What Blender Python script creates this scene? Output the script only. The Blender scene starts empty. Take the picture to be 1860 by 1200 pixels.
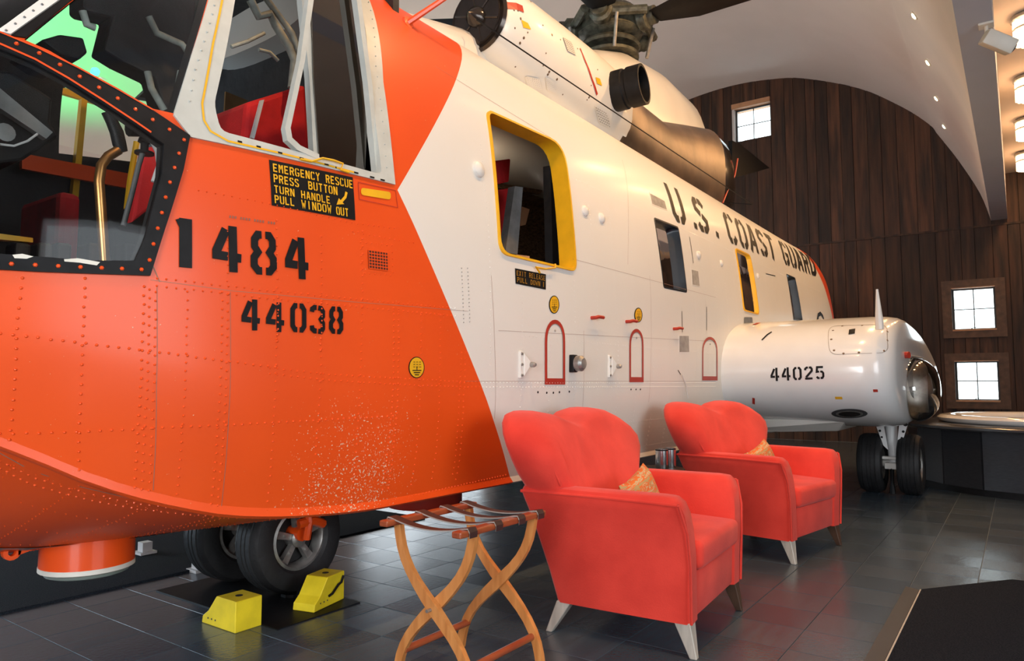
import bpy, bmesh, math, random
from math import pi, sin, cos, tan, atan, radians, sqrt, hypot
from mathutils import Vector, Matrix
from mathutils.bvhtree import BVHTree
random.seed(7)
S = bpy.context.scene
COL = S.collection
# ------------------------------------------------------------------ camera
F = 1290.0; AZ = radians(35.5); PT = atan(97/F); CH = 1.05
cam_d = bpy.data.cameras.new('camera'); cam = bpy.data.objects.new('camera', cam_d); COL.objects.link(cam)
cam_d.sensor_width = 36; cam_d.lens = 36*F/1860; cam_d.clip_start = .02
FW = Vector((cos(AZ)*cos(PT), sin(AZ)*cos(PT), sin(PT))); RT = Vector((sin(AZ), -cos(AZ), 0)); UP = RT.cross(FW)
cam.location = (0, 0, CH)
cam.rotation_euler = Matrix((RT, UP, -FW)).transposed().to_euler()
S.camera = cam
EYE = Vector((0, 0, CH))
# ------------------------------------------------------------------ world, assumed daylight, exposure
w = bpy.data.worlds.new('world'); S.world = w; w.use_nodes = True
w.node_tree.nodes['Background'].inputs[0].default_value = (.86, .95, 1, 1)
w.node_tree.nodes['Background'].inputs[1].default_value = 5.0
S.view_settings.view_transform = 'Standard'; S.view_settings.look = 'None'
S.view_settings.exposure = -0.22; S.view_settings.gamma = 1
def area(name, loc, rot, sx, sy, power, color):
    l = bpy.data.lights.new(name, 'AREA'); l.shape = 'RECTANGLE'; l.size = sx; l.size_y = sy; l.energy = power; l.color = color
    o = bpy.data.objects.new(name, l); COL.objects.link(o); o.location = loc; o.rotation_euler = rot; return o
# area panels added for assumed daylight; only the front one has an opening behind
area('assumed_daylight_front', (1.2, -4.3, 1.9), (radians(90), 0, 0), 3.6, 2.6, 88, (.86, .94, 1))  # added panel just inside the assumed camera-side opening
area('assumed_daylight_left', (-3.3, .2, 1.45), (radians(86), 0, radians(-68)), 3.0, 2.2, 300, (.95, .97, 1))  # added fill panel before the solid left wall, imitating daylight from that side
area('assumed_daylight_back', (-.5, 8.6, 1.5), (radians(-90), 0, 0), 4.2, 2.2, 260, (.68, .86, 1))  # added panel before the solid back wall; daylight there is assumed
area('assumed_daylight_back_far', (9.5, 8.6, 1.5), (radians(-90), 0, 0), 3.0, 2.2, 60, (.80, .92, 1))  # second added panel along the back wall, no window built there
WARM = (1, .56, .23)
# added fill light at the vault's far spring line, brightening the ceiling
area('vault_fill_light', (9.8, 8.55, 3.9), (radians(150), 0, 0), 7, .25, 280, (1, .84, .68))
def point(name, loc, power, color=WARM, r=.05):
    l = bpy.data.lights.new(name, 'POINT'); l.energy = power; l.color = color; l.shadow_soft_size = r
    o = bpy.data.objects.new(name, l); COL.objects.link(o); o.location = loc; return o
def spot(name, loc, target, power, color=WARM, angle=80, r=.05):
    l = bpy.data.lights.new(name, 'SPOT'); l.energy = power; l.color = color; l.spot_size = radians(angle); l.spot_blend = .6; l.shadow_soft_size = r
    o = bpy.data.objects.new(name, l); COL.objects.link(o); o.location = loc
    o.rotation_euler = (Vector(target)-Vector(loc)).to_track_quat('-Z', 'Y').to_euler(); return o

# ------------------------------------------------------------------ picking rays
def ray(u, v): return (FW*F + RT*(u-930) + UP*(600-v)).normalized()
def at(i, val, u, v):
    r = ray(u, v); t = (val-EYE[i])/r[i]; return EYE + r*t
atX = lambda x, u, v: at(0, x, u, v)
atY = lambda y, u, v: at(1, y, u, v)
atZ = lambda z, u, v: at(2, z, u, v)
# ------------------------------------------------------------------ materials
def mat(name, col, rough=.5, metal=0, var=.0, scale=8, bump=0, bscale=60, coat=0, stretch=None, col2=None, spec=.5, rnd=0, sheen=0):
    m = bpy.data.materials.new(name); m.use_nodes = True; nt = m.node_tree; b = nt.nodes['Principled BSDF']
    b.inputs['Base Color'].default_value = (*col, 1); b.inputs['Roughness'].default_value = rough; b.inputs['Metallic'].default_value = metal
    b.inputs['Specular IOR Level'].default_value = spec
    if coat: b.inputs['Coat Weight'].default_value = coat; b.inputs['Coat Roughness'].default_value = .08
    if sheen: b.inputs['Sheen Weight'].default_value = sheen
    tc = nt.nodes.new('ShaderNodeTexCoord'); mp = nt.nodes.new('ShaderNodeMapping'); nt.links.new(tc.outputs['Object'], mp.inputs[0])
    if stretch: mp.inputs['Scale'].default_value = stretch
    if var or col2:
        n = nt.nodes.new('ShaderNodeTexNoise'); n.inputs['Scale'].default_value = scale; n.inputs['Detail'].default_value = 5
        nt.links.new(mp.outputs[0], n.inputs['Vector'])
        r = nt.nodes.new('ShaderNodeValToRGB'); r.color_ramp.elements[0].position = .32; r.color_ramp.elements[1].position = .68
        c2 = col2 or tuple(min(1, c*(1+var)) for c in col); c1 = col if col2 else tuple(c*(1-var) for c in col)
        r.color_ramp.elements[0].color = (*c1, 1); r.color_ramp.elements[1].color = (*c2, 1)
        nt.links.new(n.outputs['Fac'], r.inputs[0]); out = r.outputs[0]
        if rnd:
            oi = nt.nodes.new('ShaderNodeObjectInfo'); ge = nt.nodes.new('ShaderNodeNewGeometry')
            ad = nt.nodes.new('ShaderNodeMath'); ad.operation = 'ADD'; nt.links.new(oi.outputs['Random'], ad.inputs[0]); nt.links.new(ge.outputs['Random Per Island'], ad.inputs[1])
            fr = nt.nodes.new('ShaderNodeMath'); fr.operation = 'FRACT'; nt.links.new(ad.outputs[0], fr.inputs[0])
            mr = nt.nodes.new('ShaderNodeMapRange'); mr.inputs['To Min'].default_value = 1-rnd; mr.inputs['To Max'].default_value = 1+rnd
            nt.links.new(fr.outputs[0], mr.inputs['Value'])
            mx = nt.nodes.new('ShaderNodeVectorMath'); mx.operation = 'SCALE'; nt.links.new(out, mx.inputs[0]); nt.links.new(mr.outputs[0], mx.inputs['Scale']); out = mx.outputs[0]
            av = nt.nodes.new('ShaderNodeVectorMath'); av.operation = 'ADD'; nt.links.new(mp.outputs[0], av.inputs[0])
            sc = nt.nodes.new('ShaderNodeVectorMath'); sc.operation = 'SCALE'; sc.inputs[0].default_value = (13, 7, 31); nt.links.new(fr.outputs[0], sc.inputs['Scale']); nt.links.new(sc.outputs[0], av.inputs[1])
            nt.links.new(av.outputs[0], n.inputs['Vector'])
        nt.links.new(out, b.inputs['Base Color'])
    if bump:
        n2 = nt.nodes.new('ShaderNodeTexNoise'); n2.inputs['Scale'].default_value = bscale; n2.inputs['Detail'].default_value = 3
        nt.links.new(mp.outputs[0], n2.inputs['Vector'])
        bp = nt.nodes.new('ShaderNodeBump'); bp.inputs['Strength'].default_value = bump; bp.inputs['Distance'].default_value = .01
        nt.links.new(n2.outputs['Fac'], bp.inputs['Height']); nt.links.new(bp.outputs[0], b.inputs['Normal'])
    return m
def glow(name, col, strength):
    m = bpy.data.materials.new(name); m.use_nodes = True; b = m.node_tree.nodes['Principled BSDF']
    b.inputs['Base Color'].default_value = (*col, 1); b.inputs['Emission Color'].default_value = (*col, 1); b.inputs['Emission Strength'].default_value = strength
    return m
def glassy(name, tint=(1, 1, 1), ior=1.45, gcol=(1, 1, 1), base=0.0):
    m = bpy.data.materials.new(name); m.use_nodes = True; nt = m.node_tree; nt.nodes.remove(nt.nodes['Principled BSDF'])
    o = nt.nodes['Material Output']; t = nt.nodes.new('ShaderNodeBsdfTransparent'); t.inputs[0].default_value = (*tint, 1)
    g = nt.nodes.new('ShaderNodeBsdfGlossy'); g.inputs['Roughness'].default_value = .03; g.inputs[0].default_value = (*gcol, 1)
    f = nt.nodes.new('ShaderNodeFresnel'); f.inputs[0].default_value = ior
    a = nt.nodes.new('ShaderNodeMath'); a.operation = 'ADD'; a.inputs[1].default_value = base; a.use_clamp = True; nt.links.new(f.outputs[0], a.inputs[0])
    mx = nt.nodes.new('ShaderNodeMixShader'); nt.links.new(a.outputs[0], mx.inputs[0]); nt.links.new(t.outputs[0], mx.inputs[1]); nt.links.new(g.outputs[0], mx.inputs[2])
    nt.links.new(mx.outputs[0], o.inputs['Surface']); return m
ORANGE = (.80, .078, .006); WHITE = (.76, .74, .69)
M = {}
M['orange'] = mat('orange_paint', ORANGE, .33, var=.10, scale=1.5, bump=.06, bscale=5, coat=.3)
M['white'] = mat('white_paint', WHITE, .32, var=.04, scale=2.5, bump=.05, bscale=6, coat=.25)
M['white2'] = mat('window_frame_white', (.52, .54, .50), .4, var=.08, scale=12)
M['black'] = mat('black_paint', (.008, .008, .009), .5, var=.3, scale=20, spec=.18)
M['nightglass'] = mat('dark_blue_black_frame', (.010, .016, .024), .35, var=.2)
M['yellow'] = mat('yellow_paint', (.80, .43, .01), .4, var=.08, scale=10)
M['yellow2'] = mat('chock_yellow', (.85, .66, .02), .45, var=.12, scale=9)
M['red'] = mat('red_paint', (.42, .03, .015), .45, var=.1, scale=10)
M['redseat'] = mat('red_seat_fabric', (.62, .012, .015), .8, var=.15, scale=10, bump=.2, bscale=200)
M['inside'] = mat('dark_interior', (.018, .016, .016), .7, var=.5, scale=6, bump=.4, bscale=20)
M['brown'] = mat('brown_quilt_lining', (.12, .065, .035), .8, var=.6, scale=7, stretch=(3, 1, 9), bump=.8, bscale=12)
M['grey'] = mat('grey_metal', (.22, .22, .22), .45, .3, var=.2, scale=14)
M['steel'] = mat('brushed_steel', (.62, .62, .62), .22, 1.0, var=.08, scale=40, stretch=(1, 1, .05))
M['alu'] = mat('wheel_aluminium', (.36, .35, .33), .38, .7, var=.3, scale=18)
M['rubber'] = mat('tyre_rubber', (.013, .013, .014), .6, var=.25, scale=14, bump=.25, bscale=50)
M['exh'] = mat('sooty_bare_metal', (.16, .11, .075), .38, .5, var=.4, scale=3, bump=.1, bscale=10)
M['darkgloss'] = mat('dark_glossy_metal', (.05, .04, .035), .16, .7, var=.4, scale=4)
M['hub'] = mat('rotor_head_metal', (.10, .10, .075), .5, .4, var=.6, scale=14, bump=.4, bscale=25)
M['copper'] = mat('copper_tube', (.50, .24, .08), .3, .9, var=.15, scale=20)
M['cable'] = mat('wire_sleeve', (.28, .30, .27), .6, var=.2, scale=30)
M['suede'] = mat('coral_red_suede', (.80, .062, .040), .85, col2=(.62, .040, .026), scale=4.5, bump=.12, bscale=160, sheen=.12, spec=.2)
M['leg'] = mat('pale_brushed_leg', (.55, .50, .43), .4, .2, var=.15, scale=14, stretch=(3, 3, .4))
M['leg_shaded'] = mat('shaded_leg', (.07, .035, .02), .45, var=.2, scale=14)
M['wood'] = mat('honey_wood', (.52, .19, .045), .35, col2=(.70, .30, .085), scale=9, stretch=(4, 4, .6), coat=.3)
M['woodd'] = mat('reddish_wood', (.26, .05, .02), .3, col2=(.36, .09, .03), scale=10, stretch=(.7, 5, 5), coat=.3)
M['strap'] = mat('brown_leather_strap', (.04, .018, .016), .5, var=.2, scale=20)
M['stitch'] = mat('pale_strap_edge', (.35, .33, .30), .6, var=.1)
M['vault'] = mat('plaster_white', (.64, .62, .61), .75, var=.03, scale=1.2, bump=.05, bscale=30)
M['bay'] = mat('tan_ceiling_plaster', (.60, .50, .42), .75, var=.05, scale=2)
M['beam'] = mat('beam_daylight_tint', (.40, .43, .50), .7, var=.03, scale=2)  # daylight's bluish cast is put into this base colour
M['plank'] = mat('reclaimed_dark_plank', (.014, .007, .004), .65, col2=(.085, .034, .015), scale=3.2, stretch=(2, 3.2, .28), bump=.5, bscale=8, rnd=.5)
M['frame'] = mat('window_trim_wood', (.07, .04, .025), .6, col2=(.13, .07, .04), scale=6, stretch=(1, 2, 2))
M['sash'] = mat('dark_sash', (.05, .052, .055), .5, var=.2)
M['lintel'] = mat('pale_wood_reveal', (.50, .27, .14), .6, var=.1)
M['tile'] = mat('slate_blue_floor_tile', (.050, .070, .092), .22, col2=(.060, .084, .108), scale=5, bump=.06, bscale=55, rnd=.07, spec=.6)
M['tile2'] = mat('slate_blue_floor_tile_lengthwise', (.054, .075, .097), .24, col2=(.064, .088, .113), scale=5, stretch=(1, 6, 1), bump=.07, bscale=60, rnd=.08, spec=.6)
M['grout'] = mat('grout_bevel_glint', (.20, .24, .27), .5, var=.1)  # pale colour stands in for tile bevels catching light
M['carpet'] = mat('charcoal_carpet', (.008, .010, .014), .95, col2=(.026, .029, .037), scale=170, bump=.8, bscale=220, spec=.1)
M['matedge'] = mat('mat_edge_rubber', (.035, .034, .034), .35, var=.1)
M['tub'] = mat('white_enamel', (.85, .83, .80), .08, coat=.5, var=.01)
M['deck'] = mat('dark_stone_deck', (.07, .072, .078), .2, var=.2, scale=5)
M['tubpanel'] = mat('dark_stained_panel', (.020, .021, .025), .35, col2=(.034, .035, .040), scale=20, stretch=(1, 1, 12), rnd=.25)
M['plastic'] = mat('off_white_plastic', (.62, .58, .50), .4, var=.03)
M['lens'] = glow('lit_bulb_warm', (1, .74, .42), 26)
M['rodglow'] = glow('lit_glass_rods', (1, .70, .40), 7)
M['green'] = glow('green_lamp_glow', (.05, 1, .75), 6)
M['glass'] = glassy('clear_glass', (.93, .96, .95), 1.3)
M['tint'] = glassy('tinted_glass', (.45, .42, .40), 1.6, (1, .92, .85), .12)
M['domeglass'] = glassy('polished_clear_dome', (.88, .87, .85), 1.7, (1, .98, .95), .10)
M['pane'] = glassy('window_pane', (.96, .98, .97), 1.35)
M['card'] = mat('brown_card', (.30, .20, .09), .8, var=.2)
M['white_chip'] = mat('chipped_primer', (.70, .68, .60), .6, var=.1)
M['pink'] = mat('pale_lilac_wall_paint', (.56, .50, .52), .8, var=.03, scale=2)
M['sandbag'] = mat('glossy_white_paint', (.78, .79, .79), .2, var=.03, scale=3, bump=.04, bscale=5, coat=.5)
def cushion_mat():
    m = mat('orange_gold_print', (.75, .2, .04), .6); nt = m.node_tree; b = nt.nodes['Principled BSDF']
    tc = nt.nodes.new('ShaderNodeTexCoord'); mp = nt.nodes.new('ShaderNodeMapping'); mp.inputs['Scale'].default_value = (7, 7, 30); nt.links.new(tc.outputs['Object'], mp.inputs[0])
    mp.inputs['Rotation'].default_value = (0, .35, 0)
    n = nt.nodes.new('ShaderNodeTexNoise'); n.inputs['Scale'].default_value = 1.5; n.inputs['Distortion'].default_value = 1.2; nt.links.new(mp.outputs[0], n.inputs['Vector'])
    r = nt.nodes.new('ShaderNodeValToRGB'); r.color_ramp.interpolation = 'CONSTANT'
    e = r.color_ramp.elements; e[0].color = (.45, .30, .12, 1); e[1].position = .44; e[1].color = (.72, .14, .02, 1)
    x = e.new(.52); x.color = (.55, .42, .24, 1); x = e.new(.58); x.color = (.72, .16, .02, 1)
    nt.links.new(n.outputs['Fac'], r.inputs[0]); nt.links.new(r.outputs[0], b.inputs['Base Color']); return m
M['cushion'] = cushion_mat()

def livery():
    """fuselage paint: orange nose / white cabin / orange tail, with worn specks low on the nose"""
    m = mat('livery_paint', ORANGE, .42, bump=.05, bscale=3.5, coat=.25); nt = m.node_tree; b = nt.nodes['Principled BSDF']; b.inputs['Coat Roughness'].default_value = .2; b.inputs['Specular IOR Level'].default_value = .35
    N = nt.nodes.new; L = nt.links.new
    tc = N('ShaderNodeTexCoord'); sp = N('ShaderNodeSeparateXYZ'); L(tc.outputs['Object'], sp.inputs[0])
    def math_(op, a, bb=None, c=None):
        n = N('ShaderNodeMath'); n.operation = op
        for i, x in enumerate((a, bb, c)):
            if x is None: continue
            if isinstance(x, (int, float)): n.inputs[i].default_value = x
            else: L(x, n.inputs[i])
        return n.outputs[0]
    X, Z = sp.outputs[0], sp.outputs[2]
    a0 = LIV['apex']; up = LIV['up']; lo = LIV['lo']
    b1 = math_('MULTIPLY_ADD', math_('SUBTRACT', Z, a0[1]), (up[0]-a0[0])/(up[1]-a0[1]), a0[0])
    k2 = (lo[0]-a0[0])/(lo[1]-a0[1]); dz = math_('SUBTRACT', Z, a0[1])
    b2 = math_('MULTIPLY_ADD', dz, k2, a0[0])
    # slight bow of the lower edge
    bow = math_('MULTIPLY', math_('MULTIPLY', dz, math_('SUBTRACT', Z, lo[1])), LIV['bow']); b2 = math_('ADD', b2, bow)
    ff = math_('LESS_THAN', X, math_('MAXIMUM', b1, b2))
    ff = math_('MULTIPLY', ff, math_('LESS_THAN', Z, 2.995))
    tail = math_('GREATER_THAN', math_('MULTIPLY_ADD', math_('SUBTRACT', Z, 2.0), LIV['tk'], X), LIV['tx'])
    f = math_('MAXIMUM', ff, tail)
    n = N('ShaderNodeTexNoise'); n.inputs['Scale'].default_value = 1.6; L(tc.outputs['Object'], n.inputs['Vector'])
    r1 = N('ShaderNodeValToRGB'); r1.color_ramp.elements[0].position = .3; r1.color_ramp.elements[1].position = .7
    r1.color_ramp.elements[0].color = (*[c*.92 for c in ORANGE], 1); r1.color_ramp.elements[1].color = (ORANGE[0]*1.04, ORANGE[1]*1.12, ORANGE[2]*1.3, 1); L(n.outputs[0], r1.inputs[0])
    r2 = N('ShaderNodeValToRGB'); r2.color_ramp.elements[0].color = (*[c*.95 for c in WHITE], 1); r2.color_ramp.elements[1].color = (*[c*1.04 for c in WHITE], 1); L(n.outputs[0], r2.inputs[0])
    mx = N('ShaderNodeMix'); mx.data_type = 'RGBA'; L(f, mx.inputs['Factor']); L(r2.outputs[0], mx.inputs['A']); L(r1.outputs[0], mx.inputs['B'])
    # chipped specks
    vo = N('ShaderNodeTexNoise'); vo.inputs['Scale'].default_value = 130; vo.inputs['Detail'].default_value = 2; L(tc.outputs['Object'], vo.inputs['Vector'])
    big = N('ShaderNodeTexNoise'); big.inputs['Scale'].default_value = 6; L(tc.outputs['Object'], big.inputs['Vector'])
    gx = math_('SUBTRACT', 1.0, math_('MINIMUM', 1.0, math_('ABSOLUTE', math_('DIVIDE', math_('SUBTRACT', X, 1.95), .38))))
    gz = math_('SUBTRACT', 1.0, math_('MINIMUM', 1.0, math_('DIVIDE', math_('ABSOLUTE', math_('SUBTRACT', Z, .68)), .36)))
    reg = math_('MULTIPLY', math_('SQRT', math_('MULTIPLY', gx, gz)), math_('ADD', big.outputs[0], .45))
    chip = math_('GREATER_THAN', math_('MULTIPLY_ADD', reg, .19, vo.outputs[0]), .772)
    m2 = N('ShaderNodeMix'); m2.data_type = 'RGBA'; L(chip, m2.inputs['Factor']); L(mx.outputs['Result'], m2.inputs['A']); m2.inputs['B'].default_value = (.72, .52, .36, 1)
    L(m2.outputs['Result'], b.inputs['Base Color']); return m

# ------------------------------------------------------------------ object helpers
def tag(o, label=None, cat=None, group=None, kind=None):
    if label: o['label'] = label
    if cat: o['category'] = cat
    if group: o['group'] = group
    if kind: o['kind'] = kind
    return o
def empty(name, loc=(0, 0, 0), rz=0):
    o = bpy.data.objects.new(name, None); COL.objects.link(o); o.location = loc; o.rotation_euler = (0, 0, rz); o.empty_display_size = .05; return o
def link_mesh(name, me, m, parent=None, smooth=0):
    if m is not None: me.materials.append(m)
    if smooth:
        me.shade_smooth(); me.set_sharp_from_angle(angle=radians(smooth))
    o = bpy.data.objects.new(name, me); COL.objects.link(o)
    if parent is not None: o.parent = parent
    return o
class MB:
    def __init__(s): s.v = []; s.f = []
    def add(s, vs, fs):
        n = len(s.v); s.v += [tuple(v) for v in vs]; s.f += [tuple(i+n for i in f) for f in fs]; return s
    def hexa(s, c):   # 8 corners: bottom 4 ccw, top 4
        return s.add(c, [(3, 2, 1, 0), (4, 5, 6, 7), (0, 1, 5, 4), (1, 2, 6, 5), (2, 3, 7, 6), (3, 0, 4, 7)])
    def box(s, x0, x1, y0, y1, z0, z1): return s.hexa([(x0, y0, z0), (x1, y0, z0), (x1, y1, z0), (x0, y1, z0), (x0, y0, z1), (x1, y0, z1), (x1, y1, z1), (x0, y1, z1)])
    def tube(s, pts, r, n=8, cap=True):
        pts = [Vector(p) for p in pts]; rs = r if isinstance(r, (list, tuple)) else [r]*len(pts); vs = []; fs = []; ref = None
        for i, p in enumerate(pts):
            d = (pts[min(i+1, len(pts)-1)]-pts[max(i-1, 0)]).normalized()
            if ref is None:
                ref = d.cross(Vector((0, 0, 1)) if abs(d.z) < .9 else Vector((1, 0, 0))).normalized()
            ref = (ref-d*ref.dot(d)).normalized(); q = d.cross(ref)
            for k in range(n):
                a = 2*pi*k/n; vs.append(p+(ref*cos(a)+q*sin(a))*rs[i])
        for i in range(len(pts)-1):
            for k in range(n): fs.append((i*n+k, i*n+(k+1) % n, (i+1)*n+(k+1) % n, (i+1)*n+k))
        if cap: fs.append(tuple(range(n))[::-1]); fs.append(tuple((len(pts)-1)*n+k for k in range(n)))
        return s.add(vs, fs)
    def lathe(s, prof, c, axis, n=24, closed=False):   # prof: (r, t) along axis from c
        c = Vector(c); ax = Vector(axis).normalized(); u = ax.cross(Vector((0, 0, 1)) if abs(ax.z) < .9 else Vector((1, 0, 0))).normalized(); q = ax.cross(u); vs = []; fs = []
        for r, t in prof:
            for k in range(n):
                a = 2*pi*k/n; vs.append(c+ax*t+(u*cos(a)+q*sin(a))*r)
        m = len(prof)
        for i in range(m if closed else m-1):
            j = (i+1) % m
            for k in range(n): fs.append((i*n+k, i*n+(k+1) % n, j*n+(k+1) % n, j*n+k))
        if not closed:
            if prof[0][0] > 1e-4: fs.append(tuple(range(n))[::-1])
            if prof[-1][0] > 1e-4: fs.append(tuple((m-1)*n+k for k in range(n)))
        return s.add(vs, fs)
    def prism(s, poly, h):   # poly list of 3d pts, h vector
        n = len(poly); h = Vector(h); vs = [Vector(p) for p in poly]+[Vector(p)+h for p in poly]
        return s.add(vs, [tuple(range(n))[::-1], tuple(range(n, 2*n))]+[(i, (i+1) % n, n+(i+1) % n, n+i) for i in range(n)])
    def build(s, name, m, parent=None, smooth=0, bevel=0, seg=2, tf=None, origin=None):
        bm = bmesh.new(); vs = [bm.verts.new(v) for v in s.v]
        for f in s.f:
            try: bm.faces.new([vs[i] for i in f])
            except ValueError: pass
        bmesh.ops.remove_doubles(bm, verts=bm.verts[:], dist=1e-5)
        bmesh.ops.recalc_face_normals(bm, faces=bm.faces[:])
        if bevel: bmesh.ops.bevel(bm, geom=bm.edges[:], offset=bevel, segments=seg, profile=.5, affect='EDGES', clamp_overlap=True)
        if tf is not None: bmesh.ops.transform(bm, matrix=tf, verts=bm.verts[:])
        me = bpy.data.meshes.new(name); bm.to_mesh(me); bm.free()
        return link_mesh(name, me, m, parent, smooth)
def copy_tree(o, parent=None):
    c = o.copy(); COL.objects.link(c); c.parent = parent
    for ch in list(o.children): copy_tree(ch, c)
    return c
def pchip(xs, ys):
    n = len(xs); h = [xs[i+1]-xs[i] for i in range(n-1)]; d = [(ys[i+1]-ys[i])/h[i] for i in range(n-1)]; m = [0]*n; m[0] = d[0]; m[-1] = d[-1]
    for i in range(1, n-1):
        if d[i-1]*d[i] > 0:
            w1 = 2*h[i]+h[i-1]; w2 = h[i]+2*h[i-1]; m[i] = (w1+w2)/(w1/d[i-1]+w2/d[i])
    def f(x):
        if x <= xs[0]: return ys[0]
        if x >= xs[-1]: return ys[-1]
        i = 0
        while x > xs[i+1]: i += 1
        t = (x-xs[i])/h[i]
        return (2*t**3-3*t*t+1)*ys[i]+(t**3-2*t*t+t)*h[i]*m[i]+(-2*t**3+3*t*t)*ys[i+1]+(t**3-t*t)*h[i]*m[i+1]
    return f
def loft(mb, rings, caps=True):
    n = len(rings[0]); vs = [p for r in rings for p in r]; fs = []
    for i in range(len(rings)-1):
        for k in range(n): fs.append((i*n+k, i*n+(k+1) % n, (i+1)*n+(k+1) % n, (i+1)*n+k))
    if caps: fs.append(tuple(range(n))[::-1]); fs.append(tuple((len(rings)-1)*n+k for k in range(n)))
    return mb.add(vs, fs)
def sring(x, yc, zc, hw, hh, p=2.0, n=28):
    out = []
    for k in range(n):
        a = 2*pi*k/n; c, s_ = cos(a), sin(a)
        out.append((x, yc+hw*math.copysign(abs(c)**(2/p), c), zc+hh*math.copysign(abs(s_)**(2/p), s_)))
    return out

# ================================================================== SETTING
WX = 14.2; WB = 8.9; WR = -4.6; WL = -3.6; BZ = 3.775
def struct(o): o['kind'] = 'structure'; return o
# floor: bed + tiles
floor = struct(MB().box(WL, WX, WR, WB, -.2, -.0035).build('floor', M['grout']))
TP = .2765; TQ = .284; X0 = 1.0645-TP*16; Y0 = .228-TQ*16
ccx = []
for i in range(0, 80):
    for j in range(0, 60):
        x = X0+i*TP; y = Y0+j*TQ
        if x < WL+.02 or x+TP > WX or y < WR or y+TQ > WB: continue
        ccx.append((x, y, (i+j) % 2))
def seen(x, y):
    d = Vector((x+TP/2, y+TQ/2, 0))-EYE; q = d.dot(FW)
    if q < .5: return None
    u = 930+F*d.dot(RT)/q; v = 600-F*d.dot(UP)/q
    if -20 < u < 1880 and v < 1230: return q
    return None
vis = sorted([(seen(x, y), x, y, c) for x, y, c in ccx if seen(x, y)])
near = vis[:300]; nset = {(x, y) for _, x, y, _ in near}
def tile_mesh():
    mb = MB(); g = .0008; b = .0014; t = .0035
    mb.hexa([(g, g, -t), (TP-g, g, -t), (TP-g, TQ-g, -t), (g, TQ-g, -t), (g+b, g+b, 0), (TP-g-b, g+b, 0), (TP-g-b, TQ-g-b, 0), (g+b, TQ-g-b, 0)])
    return mb
t0 = tile_mesh().build('tile', M['tile'], floor); t1 = tile_mesh().build('tile', M['tile2'], floor)
first = {0: t0, 1: t1}
for q, x, y, c in near:
    o = first.get(c)
    if o is not None: first[c] = None
    else: o = (t0, t1)[c].copy(); COL.objects.link(o)
    o.location = (x, y, random.uniform(-.0004, .0004))
for kk, base in ((0, t0), (1, t1)):
    mb = MB()
    for x, y, c in ccx:
        if c == kk and (x, y) not in nset: mb.add([(v[0]+x, v[1]+y, v[2]) for v in tile_mesh().v], tile_mesh().f)
    tag(mb.build('distant_tiles', base.data.materials[0], floor), kind='stuff')
# vault
AR = [(.276, 3.775), (.41, 4.26), (.70, 4.89), (1.005, 5.437), (1.10, 5.60), (1.495, 6.0), (2.2, 6.53), (3.15, 6.96), (3.78, 7.107), (4.6, 7.17)]
ARm = AR+[(2*4.6-y, z) for y, z in AR[::-1][1:]]
def dens(pts, n=4):
    out = []
    for i in range(len(pts)-1):
        p0 = pts[max(i-1, 0)]; p1 = pts[i]; p2 = pts[i+1]; p3 = pts[min(i+2, len(pts)-1)]
        for k in range(n):
            t = k/n; out.append(tuple(.5*((2*p1[a])+(-p0[a]+p2[a])*t+(2*p0[a]-5*p1[a]+4*p2[a]-p3[a])*t*t+(-p0[a]+3*p1[a]-3*p2[a]+p3[a])*t**3) for a in range(2)))
    return out+[pts[-1]]
right = dens(AR[:4])[:-1]; rest = dens(AR[3:]+[(2*4.6-y, z) for y, z in AR[:-1][::-1][:6]])
prof = right+rest+dens([(2*4.6-y, z) for y, z in AR[:4]][::-1])[1:]
mb = MB(); nP = len(prof)
vs = [(WL, y, z) for y, z in prof]+[(WX+.1, y, z) for y, z in prof]+[(WL, y+(.0 if z > 5 else (-.0)), z+.25) for y, z in prof]+[(WX+.1, y, z+.25) for y, z in prof]
fs = []
for i in range(nP-1):
    fs += [(i, i+1, nP+i+1, nP+i), (2*nP+i, 3*nP+i, 3*nP+i+1, 2*nP+i+1), (i, 2*nP+i, 2*nP+i+1, i+1), (nP+i, nP+i+1, 3*nP+i+1, 3*nP+i)]
fs += [(0, nP, 3*nP, 2*nP), (nP-1, 3*nP-1, 4*nP-1, 2*nP-1)]
mb.add(vs, fs); vault = struct(mb.build('ceiling', M['vault'], smooth=12))
vb = BVHTree.FromPolygons([Vector(v) for v in vs], fs)
beam = struct(MB().box(WL, WX, .05, .276, BZ, 4.75).build('trim_1', M['beam']))
bay = struct(MB().box(WL, WX, WR, .05, 4.54, 4.75).build('trim_2', M['bay']))
struct(MB().box(WL, WX, 8.9, 9.1, -.1, 3.8).build('wall_back', M['pink']))
mb = MB()   # camera-side wall with one assumed, unseen opening, in pieces around it
for b in ((WL, -.6, -.1, 4.6), (3.0, WX, -.1, 4.6), (-.6, 3.0, -.1, .6), (-.6, 3.0, 3.2, 4.6)): mb.box(b[0], b[1], WR-.2, WR, b[2], b[3])
struct(mb.build('wall_right', M['pink']))
struct(MB().box(WL-.2, WL, WR, WB, -.1, 7.6).build('wall_left', M['pink']))
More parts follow.
